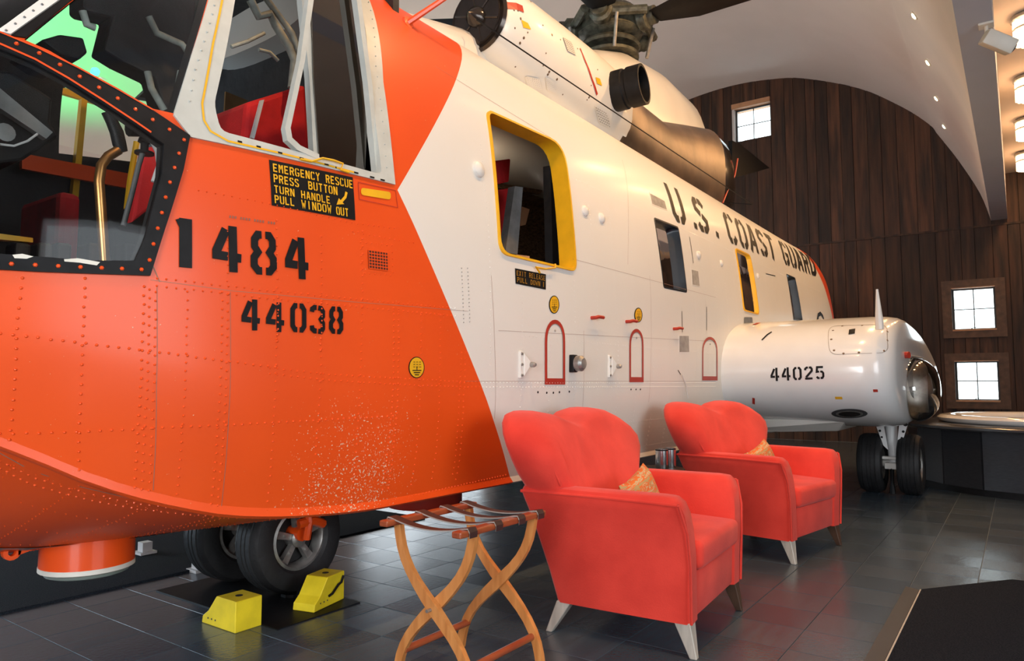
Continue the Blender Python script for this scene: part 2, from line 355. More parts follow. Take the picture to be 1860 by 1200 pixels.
# end wall with planks around its three windows
wins = [(.27, .89, 1.956, 2.674), (.27, .89, .766, 1.435), (3.81, 4.58, 5.97, 6.76)]
mb = MB()
ys = sorted({WR, WB, .27, .89, 3.81, 4.58}); zs = sorted({-.1, 7.6, .766, 1.435, 1.956, 2.674, 5.97, 6.76})
def inwin(y, z): return any(a < y < b and c < z < d for a, b, c, d in wins)
for i in range(len(ys)-1):
    for j in range(len(zs)-1):
        if not inwin((ys[i]+ys[i+1])/2, (zs[j]+zs[j+1])/2): mb.box(WX+.03, WX+.35, ys[i], ys[i+1], zs[j], zs[j+1])
wall = struct(mb.build('wall_end', mat('wall_backing', (.012, .008, .006), .9)))
ed = [-1.6]
while ed[-1] < 8.6:
    nx = ed[-1]+random.choice((.17, .2, .22, .25, .28))
    for k in (.27, .89, 3.81, 4.58):
        if ed[-1] < k-.02 and nx > k-.09: nx = k; break
    ed.append(nx)
SEAM = 3.70
for i in range(len(ed)-1):
    a, b = ed[i], ed[i+1]
    for lo, hi in ((0, SEAM-.008), (SEAM+.008, 7.5)):
        segs = [(lo, hi)]
        for wa, wb, wc, wd in wins:
            if a >= wa-.01 and b <= wb+.01:
                ns = []
                for s0, s1 in segs:
                    if wc > s1 or wd < s0: ns.append((s0, s1)); continue
                    if wc > s0: ns.append((s0, wc))
                    if wd < s1: ns.append((wd, s1))
                segs = ns
        for s0, s1 in segs:
            p = random.uniform(0, .012)
            o = MB().box(0, .03, .004, b-a-.004, 0, s1-s0).build('plank', M['plank'], wall, bevel=0)
            o.location = (WX-p, a, s0)
o = MB().box(WX-.02, WX+.02, -1.6, 8.6, SEAM-.02, SEAM+.012).build('ledge', M['plank'], wall)
for k, (a, b, c, d) in enumerate(wins):
    wn = struct(empty('window_%d' % (k+1), (WX, (a+b)/2, c)))
    y0, y1, h = a-(a+b)/2, b-(a+b)/2, d-c
    if k < 2:
        mb = MB(); t = .14
        mb.box(-.05, -.013, y0-t, y1+t, h+.0, h+.13).box(-.05, -.013, y0-t, y1+t, -.13, 0).box(-.045, -.013, y0-t, y0, 0, h).box(-.045, -.013, y1, y1+t, 0, h)
        mb.build('window_casing', M['frame'], wn)
        MB().box(-.055, .2, y0, y1, h-.008, h+.004).build('window_head', M['lintel'], wn)
        MB().box(-.06, .2, y0, y1, -.015, .012).build('window_sill', M['lintel'], wn)
    else:
        MB().box(-.03, .3, y0, y1, h-.10, h).build('window_head', M['lintel'], wn)
        MB().box(.0, .3, y1-.05, y1, 0, h-.1).build('window_jamb', M['vault'], wn)
    mb = MB(); f_ = .03; xx = (.09, .12); hh = h if k < 2 else h-.1; yy1 = y1 if k < 2 else y1-.05
    mb.box(*xx, y0, yy1, 0, f_).box(*xx, y0, yy1, hh-f_, hh).box(*xx, y0, y0+f_, f_, hh-f_).box(*xx, yy1-f_, yy1, f_, hh-f_)
    mb.build('sash', M['sash'], wn)
    MB().box(.098, .11, (y0+yy1)/2-.008, (y0+yy1)/2+.008, f_, hh-f_).build('muntin', M['sash'], wn)
    MB().box(.098, .11, y0+f_, yy1-f_, hh/2-.008, hh/2+.008).build('muntin', M['sash'], wn)
    for sy in (0, 1):
        for sz in (0, 1):
            ya = y0+f_ if sy == 0 else (y0+yy1)/2+.008; yb = (y0+yy1)/2-.008 if sy == 0 else yy1-f_
            za = f_ if sz == 0 else hh/2+.008; zb = hh/2-.008 if sz == 0 else hh-f_
            MB().box(.102, .106, ya, yb, za, zb).build('pane', M['pane'], wn)
    if k < 2: MB().tube([(.05, -.03, .035), (.05, 0, .05), (.05, .06, .02)], .006, 6).build('latch', M['black'], wn)

# ================================================================== HELICOPTER
YC = 3.30
LIV = {}
SEC = [(.546, 1.131), (.77, 1.176), (1.05, 1.207), (1.33, 1.212), (1.688, 1.204), (2.002, 1.176), (2.416, 1.114), (2.708, 1.019), (2.876, .907), (3.01, .728), (3.10, .504), (3.135, .25), (3.144, 0)]
secw = pchip([a for a, b in SEC], [b for a, b in SEC])
wf = pchip([-.336, -.30, -.22, 0, .224, .45, .784, 1.12, 1.456, 1.79, 2.24, 10.4, 11.2, 12.3, 13.2, 13.9], [.02, .12, .28, .5, .65, .76, .87, .94, .975, .99, 1, 1, .93, .67, .46, .36])
zch = pchip([-.336, 0, .5, .85, 1.03, 1.23, 1.46, 1.76, 2.1, 8.8, 10, 11.2, 12.3, 13.9], [1.32, 1.2, 1.02, .85, .75, .67, .605, .565, .546, .546, .62, 1.1, 1.55, 1.95])
zke = pchip([-.336, 0, .4, .8, 1.2, 8.5, 10, 11.2, 12.3, 13.9], [1.30, .95, .62, .44, .38, .38, .5, 1.0, 1.5, 1.92])
zro = pchip([-.336, 0, .3, .5, .8, 1.1, 1.45, 1.8, 2.2, 10.4, 11.2, 12.3, 13.9], [1.42, 1.75, 2.02, 2.22, 2.60, 2.90, 3.06, 3.12, 3.144, 3.144, 3.07, 2.85, 2.65])
H0 = 3.144-.546
NS = 44; svals = []
for i in range(NS+1):
    t = i/NS; svals.append(.546+H0*(1-(1-t)**1.25) if t < 1 else 3.144)
def section(x, inset=0):
    """list of points keel->left side->roof->right side, closed"""
    W = wf(x); zc = zch(x); zk = zke(x); zr = zro(x); half = []
    for k in range(7): t = k/7; half.append((1.131*W*t, zk+(zc-zk)*t**1.25))
    for z0 in svals: half.append((secw(z0)*W, zc+(zr-zc)*(z0-.546)/H0))
    if inset:
        zm = (zk+zr)/2; hz = (zr-zk)/2; half = [(max(0, a*(1-inset/1.2)), zm+(b-zm)*(1-inset/max(hz, .3))) for a, b in half]
    pts = [(x, YC-a, b) for a, b in half]+[(x, YC+a, b) for a, b in half[1:-1][::-1]]
    return pts
def frange(a, b, s):
    n = max(1, round((b-a)/s)); return [a+(b-a)*i/n for i in range(n+1)]
stat = frange(-.336, .6, .06)+frange(.6, 3, .08)[1:]+frange(3, 10.4, .25)[1:]+frange(10.4, 13.9, .2)[1:]
outer = MB(); loft(outer, [section(x) for x in stat])
HB = BVHTree.FromPolygons([Vector(v) for v in outer.v], outer.f)
class Surf:
    """a surface looked at along one axis; px() picks the spot a sight line meets, pt() lifts (p,q) back to it"""
    def __init__(s, bvh, axis, start=-1): s.b = bvh; s.a = axis; s.st = start
    def px(s, u, v):
        h = s.b.ray_cast(EYE, ray(u, v)); 
        if h[0] is None:   # just past the silhouette: nearest skin point
            r = ray(u, v); best = min((s.b.find_nearest(EYE+r*(t*.05)) for t in range(20, 240)), key=lambda n: n[3]); h = best
        return (h[0].x if s.a == 1 else h[0].y, h[0].z)
    def pt(s, p, q, off=0):
        o, d = (Vector((p, s.st, q)), Vector((0, 1, 0))) if s.a == 1 else (Vector((s.st, p, q)), Vector((1, 0, 0)))
        h = s.b.ray_cast(o, d)
        if h[0] is None:
            n = s.b.find_nearest(Vector((p, YC-.8, q)) if s.a == 1 else Vector((7, p, q))); h = n
        nn = h[1]
        if nn.dot(d) > 0: nn = -nn
        return h[0]+nn*off
HS = Surf(HB, 1)
LIV['apex'] = HS.px(722, 345); LIV['up'] = HS.px(832, 70); LIV['lo'] = HS.px(927, 869); mid = HS.px(838, 610)
kk = LIV['apex'][0]+(mid[1]-LIV['apex'][1])*(LIV['lo'][0]-LIV['apex'][0])/(LIV['lo'][1]-LIV['apex'][1])
LIV['bow'] = (mid[0]-kk)/((mid[1]-LIV['apex'][1])*(mid[1]-LIV['lo'][1]))
LIV['tx'] = 10.9; LIV['tk'] = .75
M['livery'] = livery()
heli = empty('helicopter', (YC*0+6, YC, 0)); tag(heli, 'orange-nosed white rescue helicopter filling the hall behind the red armchairs', 'helicopter')
bpy.context.view_layer.update()
HPAR = heli
PINV = Matrix.Translation((-6, -YC, 0))
def hpart(mb, name, m, smooth=0, parent=None, label=None, kind=None, **k):
    o = mb.build(name, m, None, smooth, **k); hpart.last = o
    if parent is None: o.parent = heli; o.matrix_parent_inverse = PINV
    else: o.parent = parent; o.matrix_parent_inverse = PINV.inverted() @ PINV
    if label: o['label'] = label
    if kind: o['kind'] = kind
    return o
# outline helpers in surface coordinates
def rounded(poly, r=.05, n=5):
    out = []; N_ = len(poly)
    rr = r if isinstance(r, (list, tuple)) else [r]*N_
    for i in range(N_):
        p0, p1, p2 = Vector(poly[i-1]), Vector(poly[i]), Vector(poly[(i+1) % N_]); a = (p0-p1); b = (p2-p1)
        q = min(rr[i], a.length*.45, b.length*.45); A = p1+a.normalized()*q; B = p1+b.normalized()*q
        for k in range(n+1):
            t = k/n; out.append(tuple(A*(1-t)**2+p1*2*t*(1-t)+B*t*t))
    return resplit(out, n, N_)
def resplit(pts, n, N_):
    out = []
    per = n+1
    for i in range(N_):
        seg = pts[i*per:(i+1)*per]; out += seg; a = Vector(seg[-1]); b = Vector(pts[((i+1) % N_)*per])
        for k in range(1, 6): out.append(tuple(a.lerp(b, k/6)))
    return out
def ring(sf, outl, inl, t, depth, into=(0, 1, 0)):
    n = len(outl); I = Vector(into); mb = MB()
    L = [[sf.pt(*p, -.004) for p in outl], [sf.pt(*p, t) for p in outl], [sf.pt(*p, t) for p in inl], [sf.pt(*p, 0)+I*depth for p in inl]]
    vs = [p for l in L for p in l]; fs = []
    for a in range(3):
        for k in range(n): fs.append((a*n+k, a*n+(k+1) % n, (a+1)*n+(k+1) % n, (a+1)*n+k))
    return mb.add(vs, fs)
def fill(sf, loop, off, rings=4, shift=(0, 0, 0)):
    c = Vector((0, 0)); sh = Vector(shift)
    for p in loop: c += Vector(p)
    c /= len(loop); n = len(loop); vs = []; fs = []
    for r in range(rings):
        for p in loop:
            q = c+(Vector(p)-c)*(1-r/rings); vs.append(sf.pt(q[0], q[1], off)+sh)
    vs.append(sf.pt(c[0], c[1], off)+sh)
    for r in range(rings-1):
        for k in range(n): fs.append((r*n+k, r*n+(k+1) % n, (r+1)*n+(k+1) % n, (r+1)*n+k))
    for k in range(n): fs.append(((rings-1)*n+k, (rings-1)*n+(k+1) % n, rings*n))
    return MB().add(vs, fs)
def ribbon(mb, sf, pts, wd, off=.003, step=.06, closed=False):
    P = [Vector(p) for p in pts]
    if closed: P.append(P[0])
    Q = [P[0]]
    for a, b in zip(P, P[1:]):
        n = max(1, int((b-a).length/step))
        for k in range(1, n+1): Q.append(a.lerp(b, k/n))
    ws = wd
    A = []; B = []
    for i, p in enumerate(Q):
        if closed: pr = Q[i-1] if i > 0 else Q[-2]; nx = Q[i+1] if i < len(Q)-1 else Q[1]
        else: pr = Q[max(i-1, 0)]; nx = Q[min(i+1, len(Q)-1)]
        d1 = (p-pr); d2 = (nx-p)
        d1 = d1.normalized() if d1.length > 1e-9 else d2.normalized(); d2 = d2.normalized() if d2.length > 1e-9 else d1
        d = (d1+d2); d = d.normalized() if d.length > 1e-6 else d1
        nn = Vector((-d.y, d.x)); mt = min(1/max(.3, abs(nn.dot(Vector((-d1.y, d1.x))))), 1.6)
        A.append(p+nn*ws/2*mt); B.append(p-nn*ws/2*mt)
    vs = [sf.pt(*p, off) for p in A]+[sf.pt(*p, off) for p in B]; n = len(A)
    mb.add(vs, [(i, i+1, n+i+1, n+i) for i in range(n-1)]); return mb
def pp(sf, *pts): return [sf.px(*p) for p in pts]

# ---- openings
side_out = pp(HS, (-190, 20), (-60, 42), (0, 62), (70, 92), (140, 126), (210, 164), (275, 202), (343, 248), (331, 310), (311, 375), (290, 440), (271, 501), (180, 498), (70, 494), (-60, 487), (-190, 480))
side_in = pp(HS, (-160, 60), (-60, 74), (0, 90), (64, 117), (124, 150), (184, 188), (240, 225), (296, 264), (293, 315), (278, 370), (262, 430), (243, 474), (165, 474), (60, 466), (-60, 458), (-160, 450))
def dense(l, n=4):
    o = []
    for i in range(len(l)):
        a = Vector(l[i]); b = Vector(l[(i+1) % len(l)]); o += [tuple(a.lerp(b, k/n)) for k in range(n)]
    return o
up_poly = pp(HS, (44, 72), (90, 34), (134, 0), (190, -52), (300, -95), (392, -95), (379, -10), (347, 100), (316, 206), (272, 196), (205, 158), (138, 120), (90, 92))
fw_poly = pp(HS, (-90, 36), (2, 52), (78, 0), (110, -30), (60, -60), (-30, -40))
open_poly = pp(HS, (446, -96), (628, -82), (650, 0), (668, 120), (680, 220), (692, 319), (560, 283), (398, 240), (386, 190), (404, 110), (424, 0))
win_px = {
 'a': [(881, 199), (1020, 262), (1045, 494), (905, 461)],
 'b': [(1187, 394), (1232, 412), (1248, 532), (1205, 523)],
 'c': [(1334, 450), (1361, 463), (1378, 572), (1350, 564)],
 'd': [(1428, 497), (1444, 504), (1458, 583), (1441, 581)]}
wrect = {k: pp(HS, *v) for k, v in win_px.items()}
wrad = {'a': [.05, .14, .06, .08], 'b': .03, 'c': .05, 'd': .02}
def shrink(poly, d):
    c = Vector((sum(p[0] for p in poly)/len(poly), sum(p[1] for p in poly)/len(poly))); out = []
    N_ = len(poly)
    area_ = sum(poly[i-1][0]*poly[i][1]-poly[i][0]*poly[i-1][1] for i in range(N_)); sg = 1 if area_ > 0 else -1
    for i in range(N_):
        p0, p1, p2 = Vector(poly[i-1]), Vector(poly[i]), Vector(poly[(i+1) % N_]); a = (p1-p0).normalized(); b = (p2-p1).normalized()
        n1 = Vector((-a.y, a.x))*sg; n2 = Vector((-b.y, b.x))*sg; m = (n1+n2); m = m/max(m.length_squared/2, .3)
        out.append(tuple(p1+m*d))
    return out
# ---- fuselage shell (outer skin, inner skin, openings cut through)
inner_st = frange(-.2, .6, .1)+frange(.6, 10.4, .4)[1:]+frange(10.4, 13.6, .5)[1:]
bm = bmesh.new()
def addm(mb, flip, mi):
    vs_ = [bm.verts.new(v) for v in mb.v]
    fl = []
    for f in mb.f:
        try: fl.append(bm.faces.new([vs_[i] for i in f]))
        except ValueError: pass
    for f in fl: f.material_index = mi
    vv = list({v for f in fl for v in f.verts}); bmesh.ops.recalc_face_normals(bm, faces=fl)
    if flip: bmesh.ops.reverse_faces(bm, faces=fl)
addm(outer, False, 0)
inn = MB(); loft(inn, [section(x, .05) for x in inner_st]); addm(inn, True, 1)
me = bpy.data.meshes.new('fuselage'); bm.to_mesh(me); bm.free(); me.materials.append(M['livery']); me.materials.append(M['inside'])
fus = bpy.data.objects.new('fuselage', me); COL.objects.link(fus)
cuts = []
def cutp(poly, y0=.6, y1=3.0): cuts.append((poly, y0, y1))
cutp(shrink(side_in, -.008)); cutp(up_poly); cutp(fw_poly); cutp(open_poly)
for k in wrect: cutp(rounded(shrink(wrect[k], .004), wrad[k], 3))
farp = [(p.x, p.z) for p in (atY(4.42, *q) for q in ((88, 168), (262, 196), (262, 300), (98, 282)))]
cutp(farp, 3.7, 5.3)
farq = [(p.x, p.z) for p in (atY(4.10, *q) for q in ((40, 75), (110, -20), (230, -10), (285, 150), (262, 178), (130, 140), (60, 110)))]
cutp(farq, 3.6, 5.3)
for k in 'abc':
    cutp(rounded(shrink(wrect[k], .004), wrad[k], 3), 3.9, 5.3)
for i_c, (poly, ya, yb) in enumerate(cuts):
    cu = MB().prism([(p[0], ya, p[1]) for p in poly], (0, yb-ya, 0)).build('cutter', None)
    for pf in cu.data.polygons: pf.material_index = 1
    md = fus.modifiers.new('b', 'BOOLEAN'); md.object = cu; md.operation = 'DIFFERENCE'; md.solver = 'EXACT'
    bpy.context.view_layer.update(); dg = bpy.context.evaluated_depsgraph_get()
    nme = bpy.data.meshes.new_from_object(fus.evaluated_get(dg)); n_old = len(fus.data.polygons); fus.modifiers.clear()
    if len(nme.polygons) < .6*n_old: print('BAD CUT', i_c, n_old, len(nme.polygons)); nme = fus.data
    fus.data = nme
    bpy.data.objects.remove(cu)
nme.name = 'fuselage'; nme.materials.append(M['brown'])
for pf in nme.polygons:
    if pf.material_index == 1 and pf.center.x > 2.45: pf.material_index = 2
nme.shade_smooth(); nme.set_sharp_from_angle(angle=radians(22))
fus.parent = heli; fus.matrix_parent_inverse = PINV
# ---- cockpit glazing
o = hpart(ring(HS, dense(side_out), dense(side_in), .012, .015), 'side_window_frame', M['black'], 30)
sf_frame = o
hpart(fill(HS, dense(shrink(side_in, -.004)), .003), 'side_window_glass', M['glass'], 30, parent=sf_frame)
hpart(fill(HS, dense(shrink(up_poly, -.006)), -.004), 'windshield_glass', M['glass'], 30)
hpart(fill(HS, dense(shrink(fw_poly, -.006)), -.004), 'windshield_glass', M['glass'], 30)
# red-painted screws around the black frame
mb = MB()
def rivet(mb, sf, p, r=.0055, h=.0045, off=0, n=6):
    c = sf.pt(*p, off); d = sf.pt(*p, off+.01)-c; d.normalize()
    u = d.cross(Vector((0, 0, 1))).normalized(); q = d.cross(u); vs = [c+(u*cos(2*pi*k/n)+q*sin(2*pi*k/n))*r for k in range(n)]+[c+d*h*.8+(u*cos(2*pi*k/n)+q*sin(2*pi*k/n))*r*.6 for k in range(n)]+[c+d*h]
    mb.add(vs, [(k, (k+1) % n, n+(k+1) % n, n+k) for k in range(n)]+[(n+k, n+(k+1) % n, 2*n) for k in range(n)])
def row(mb, sf, pts, step, jitter=0, **k):
    P = [Vector(p) for p in pts]; carry = 0
    for a, b in zip(P, P[1:]):
        L_ = (b-a).length; s_ = carry
        while s_ < L_:
            q = a.lerp(b, s_/L_)
            if jitter: q = q+Vector((random.uniform(-1, 1), random.uniform(-1, 1)))*jitter
            rivet(mb, sf, q, **k); s_ += step
        carry = s_-L_
row(mb, HS, pp(HS, (-60, 60), (12, 76), (80, 104), (142, 141), (207, 178), (262, 212), (330, 252)), .052, r=.0065, h=.005, off=.012)
row(mb, HS, pp(HS, (332, 256), (322, 283), (302, 346), (290, 395), (275, 450), (264, 496)), .052, r=.0065, h=.005, off=.012)
row(mb, HS, pp(HS, (255, 490), (150, 486), (20, 480), (-60, 476)), .052, r=.0065, h=.005, off=.012)
hpart(mb, 'frame_screws', M['orange'], kind='stuff', parent=sf_frame)
# orange line along the inner side of the frame and chipped spots
mb = MB(); ribbon(mb, HS, pp(HS, (-60, 66), (0, 84), (64, 112), (124, 146), (184, 184), (240, 221), (272, 243)), .006, .0145)
ribbon(mb, HS, pp(HS, (-60, 40), (0, 63), (70, 92), (140, 126), (210, 164), (275, 202)), .005, .0145)
hpart(mb, 'frame_edge_paint', M['orange'], parent=sf_frame, kind='stuff')
mb = MB()
for pl in (((115, 472), (140, 470), (180, 477), (174, 483), (142, 478), (116, 476)), ((22, 464), (40, 462), (60, 467), (48, 471), (26, 470)), ((178, 146), (196, 150), (186, 148), (180, 143))):
    hpart(MB().add([HS.pt(*HS.px(*p), .0145) for p in pl], [tuple(range(len(pl)))]), 'paint_chip', M['white_chip'], parent=sf_frame)
# white diagonal post and black rubber beside it
def band(pa, pb, t=.006, m='white', name='windshield_post'):
    A = pp(HS, *pa); B = pp(HS, *pb); n = len(A); mb = MB(); vs = []
    A = [tuple(Vector(A[i]).lerp(Vector(A[i+1]), k/5)) for i in range(n-1) for k in range(5)]+[A[-1]]
    B = [tuple(Vector(B[i]).lerp(Vector(B[i+1]), k/5)) for i in range(n-1) for k in range(5)]+[B[-1]]; n = len(A)
    vs = [HS.pt(*p, -.01) for p in A]+[HS.pt(*p, t) for p in A]+[HS.pt(*p, t) for p in B]+[HS.pt(*p, -.01) for p in B]
    fs = []
    for a in range(3):
        for k in range(n-1): fs.append((a*n+k, a*n+k+1, (a+1)*n+k+1, (a+1)*n+k))
    fs += [(0, n, 2*n, 3*n), (n-1, 4*n-1, 3*n-1, 2*n-1)]
    return hpart(mb.add(vs, fs), name, M[m], 30)
band([(-4, 60), (82, -2), (122, -34)], [(20, 66), (116, -2), (160, -40)], .012)
band([(20, 66), (116, -2), (160, -40)], [(46, 70), (134, -2), (180, -44)], .006, 'black', 'rubber_seal')
mb = MB(); row(mb, HS, pp(HS, (12, 60), (98, -2), (140, -36)), .035, r=.004, off=.012)
hpart(mb, 'post_screws', M['grey'], kind='stuff')
# white window surround: one plate with an opening
sur_out = pp(HS, (400, -110), (640, -112), (661, -20), (668, 0), (694, 150), (716, 336), (560, 298), (345, 250), (314, 210), (347, 100), (378, 0))
def resamp(loop, n):
    P = [Vector(p) for p in loop]+[Vector(loop[0])]; L_ = [0]
    for a, b in zip(P, P[1:]): L_.append(L_[-1]+(b-a).length)
    out = []
    for k in range(n):
        s_ = L_[-1]*k/n; i = max(j for j in range(len(L_)) if L_[j] <= s_+1e-9); i = min(i, len(P)-2)
        out.append(tuple(P[i].lerp(P[i+1], (s_-L_[i])/max(1e-9, L_[i+1]-L_[i]))))
    return out
def polar_pair(outl, inl, n=96):
    c = Vector((sum(p[0] for p in inl)/len(inl), sum(p[1] for p in inl)/len(inl)))
    def hit(loop, a):
        d = Vector((cos(a), sin(a))); best = 0
        for i in range(len(loop)):
            p = Vector(loop[i])-c; q = Vector(loop[(i+1) % len(loop)])-c; e = q-p; den = d.x*e.y-d.y*e.x
            if abs(den) < 1e-12: continue
            t = (p.x*e.y-p.y*e.x)/den; s_ = (p.x*d.y-p.y*d.x)/den
            if t > 0 and -1e-6 <= s_ <= 1+1e-6: best = max(best, t)
        return tuple(c+d*best)
    angs = [2*pi*k/n for k in range(n)]
    for loop in (outl, inl):
        for p in loop: angs.append(math.atan2(p[1]-c.y, p[0]-c.x) % (2*pi))
    angs = sorted(set(round(a, 5) for a in angs))
    return [hit(outl, a) for a in angs], [hit(inl, a) for a in angs]
open_r = rounded(open_poly, .03, 3)
po, pi_ = polar_pair(sur_out, shrink(open_r, .002))
sur = hpart(ring(HS, po, pi_, .008, .05), 'window_surround', M['white2'], 30)
mb = MB(); ribbon(mb, HS, pp(HS, (414, -40), (402, 0), (385, 80), (365, 190), (368, 220), (380, 240), (412, 258), (550, 290), (640, 314)), .007, .0105)
hpart(mb, 'yellow_seal_line', M['yellow'], parent=sur)
mb = MB(); row(mb, HS, pp(HS, (392, -20), (386, 20), (352, 130), (340, 200)), .04, r=.004, off=.008); row(mb, HS, pp(HS, (655, -20), (680, 120), (700, 310)), .05, r=.003, off=.008)
hpart(mb, 'surround_screws', M['white2'], kind='stuff', parent=sur)
mb = MB()
for (u, v) in ((433, 259), (467, 268), (506, 279), (545, 289), (590, 300), (610, 306), (644, 315), (673, 323), (692, 328)):
    a = HS.px(u-4, v-1); b = HS.px(u+4, v+1); ribbon(mb, HS, [a, b], .007, .0105)
hpart(mb, 'drain_slots', M['black'], kind='stuff', parent=sur)
# pane frames inside the opening
def bar(pa, pb, y, t, m, name, wd=None):
    """bar in a plane of constant y between two pixel polylines, t thick"""
    A = [atY(y, *p) for p in pa]; B = [atY(y, *p) for p in pb]; mb = MB()
    for i in range(len(A)-1):
        c = [A[i], B[i], B[i+1], A[i+1]]; mb.hexa(c+[p+Vector((0, t, 0)) for p in c])
    return hpart(mb, name, M[m], 0)
yy = 2.17
bar([(560, -100), (563, -20), (545, 110), (518, 232), (522, 255), (540, 272), (580, 290)], [(580, -100), (573, -20), (554, 110), (528, 232), (531, 250), (546, 264), (580, 280)], 2.12, .025, 'white2', 'sliding_window_frame')
bar([(548, -100), (548, 0), (562, 140), (570, 284)], [(562, -100), (560, 0), (572, 140), (580, 290)], 2.20, .03, 'white2', 'window_mullion')
bar([(632, -100), (648, 0), (668, 150), (684, 315)], [(644, -100), (656, 0), (676, 150), (692, 322)], 2.14, .03, 'white2', 'window_rear_bar')
g = [atY(2.19, *p) for p in ((563, -90), (636, -90), (652, 0), (672, 150), (690, 316), (580, 286), (570, 140))]
hpart(MB().prism(g, (0, .005, 0)), 'rear_window_pane', M['tint'])
hpart(MB().tube([HS.pt(*HS.px(u, v), .02) for u, v in ((540, 292), (560, 296), (580, 290), (600, 294), (617, 300), (613, 311), (628, 316))], .0045, 6), 'release_handle', M['yellow'], 40)
# nose panel below: recessed handle with yellow plate
hpart(fill(HS, rounded(pp(HS, (655, 341), (709, 349), (709, 363), (655, 354)), .02), .003, 2), 'release_button_plate', M['yellow'])
mb = MB(); q = pp(HS, (650, 331), (718, 346), (722, 377), (652, 362)); ribbon(mb, HS, q, .003, .002, closed=True)
hpart(mb, 'access_panel_seam', M['red'])
# ---- placards and stencilled writing
G = {}
def gl(c, *st): G[c] = st
gl('0', [(1.7, 5.5), (1.1, 5.5), (.5, 4.7), (.5, 1.3), (1.1, .5), (1.7, .5)], [(2.3, 5.5), (2.9, 5.5), (3.5, 4.7), (3.5, 1.3), (2.9, .5), (2.3, .5)])
gl('O', *G['0']); gl('1', [(2.2, 6), (2.2, 0)], [(1.0, 5.1), (1.7, 5.3)]); gl('I', [(2, 6), (2, 0)])
gl('2', [(.5, 4.3), (.6, 5.0), (1.2, 5.5), (1.8, 5.5)], [(2.2, 5.5), (3, 5.5), (3.5, 4.8), (3.5, 4.0), (.8, 1.1)], [(.3, .5), (3.7, .5)])
gl('3', [(.5, 4.5), (.6, 5.1), (1.2, 5.5), (1.8, 5.5)], [(2.2, 5.5), (3, 5.4), (3.5, 4.8), (3.5, 3.8), (2.9, 3.1), (3.5, 2.3), (3.5, 1.2), (3, .5), (2.2, .5)], [(1.8, .5), (1.2, .5), (.6, .9), (.5, 1.6)])
gl('4', [(1.9, 5.5), (.55, 2.5), (.55, 1.95), (2.1, 1.95)], [(2.85, 6), (2.85, 0)], [(3.35, 1.95), (4.0, 1.95)])
gl('5', [(3.5, 5.5), (.8, 5.5), (.6, 3.4), (1.7, 3.5)], [(2.2, 3.5), (3, 3.4), (3.5, 2.7), (3.5, 1.3), (3, .5), (2.2, .5)], [(1.8, .5), (1.1, .5), (.5, 1.2)])
gl('8', [(1.7, 5.5), (1.1, 5.5), (.6, 4.8), (.6, 3.8), (1.1, 3.1), (.5, 2.3), (.5, 1.2), (1.1, .5), (1.7, .5)], [(2.3, 5.5), (2.9, 5.5), (3.4, 4.8), (3.4, 3.8), (2.9, 3.1), (3.5, 2.3), (3.5, 1.2), (2.9, .5), (2.3, .5)])
gl('A', [(.5, 0), (1.75, 6)], [(2.25, 6), (3.5, 0)], [(1.1, 1.9), (2.9, 1.9)])
gl('B', [(.6, 6), (.6, 0)], [(1.2, 5.5), (2.7, 5.5), (3.3, 4.8), (3.3, 3.8), (2.7, 3.1), (1.2, 3.1)], [(2.7, 3.1), (3.5, 2.3), (3.5, 1.2), (2.8, .5), (1.2, .5)])
gl('C', [(1.7, 5.5), (1.1, 5.5), (.5, 4.7), (.5, 1.3), (1.1, .5), (1.7, .5)], [(2.3, 5.5), (2.9, 5.5), (3.5, 4.6)], [(2.3, .5), (2.9, .5), (3.5, 1.4)])
gl('D', [(.6, 6), (.6, 0)], [(1.2, 5.5), (2.7, 5.5), (3.5, 4.6), (3.5, 1.4), (2.7, .5), (1.2, .5)])
gl('E', [(.6, 6), (.6, 0)], [(1.1, 5.5), (3.6, 5.5)], [(1.1, 3), (3.1, 3)], [(1.1, .5), (3.6, .5)])
gl('G', [(1.7, 5.5), (1.1, 5.5), (.5, 4.7), (.5, 1.3), (1.1, .5), (1.7, .5)], [(2.3, 5.5), (2.9, 5.5), (3.5, 4.6)], [(2.3, .5), (2.9, .5), (3.5, 1.2), (3.5, 2.6), (2.1, 2.6)])
gl('H', [(.6, 6), (.6, 0)], [(3.4, 6), (3.4, 0)], [(1.1, 3), (2.9, 3)]); gl('K', [(.6, 6), (.6, 0)], [(1.1, 3), (3.4, 6)], [(1.6, 3), (3.4, 0)])
gl('L', [(.6, 6), (.6, 0)], [(1.1, .5), (3.6, .5)]); gl('M', [(.5, 6), (.5, 0)], [(3.5, 6), (3.5, 0)], [(1.0, 5.6), (2, 3), (3.0, 5.6)])
gl('N', [(.5, 6), (.5, 0)], [(3.5, 6), (3.5, 0)], [(1.0, 5.6), (3.0, .4)])
gl('P', [(.6, 6), (.6, 0)], [(1.1, 5.5), (2.8, 5.5), (3.5, 4.8), (3.5, 3.6), (2.8, 2.9), (1.1, 2.9)])
gl('R', [(.6, 6), (.6, 0)], [(1.1, 5.5), (2.8, 5.5), (3.5, 4.8), (3.5, 3.7), (2.8, 3), (1.1, 3)], [(2.4, 2.7), (3.5, 0)])
gl('S', [(1.8, 5.5), (1.1, 5.5), (.5, 4.8), (.5, 3.9), (1.8, 3.1)], [(2.2, 5.5), (2.9, 5.5), (3.5, 4.7)], [(2.2, 2.9), (3.5, 2.1), (3.5, 1.2), (2.9, .5), (2.2, .5)], [(1.8, .5), (1.1, .5), (.5, 1.3)])
gl('T', [(2, 5), (2, 0)], [(.3, 5.5), (3.7, 5.5)]); gl('U', [(.5, 6), (.5, 1.3), (1.1, .5), (1.7, .5)], [(3.5, 6), (3.5, 1.3), (2.9, .5), (2.3, .5)])
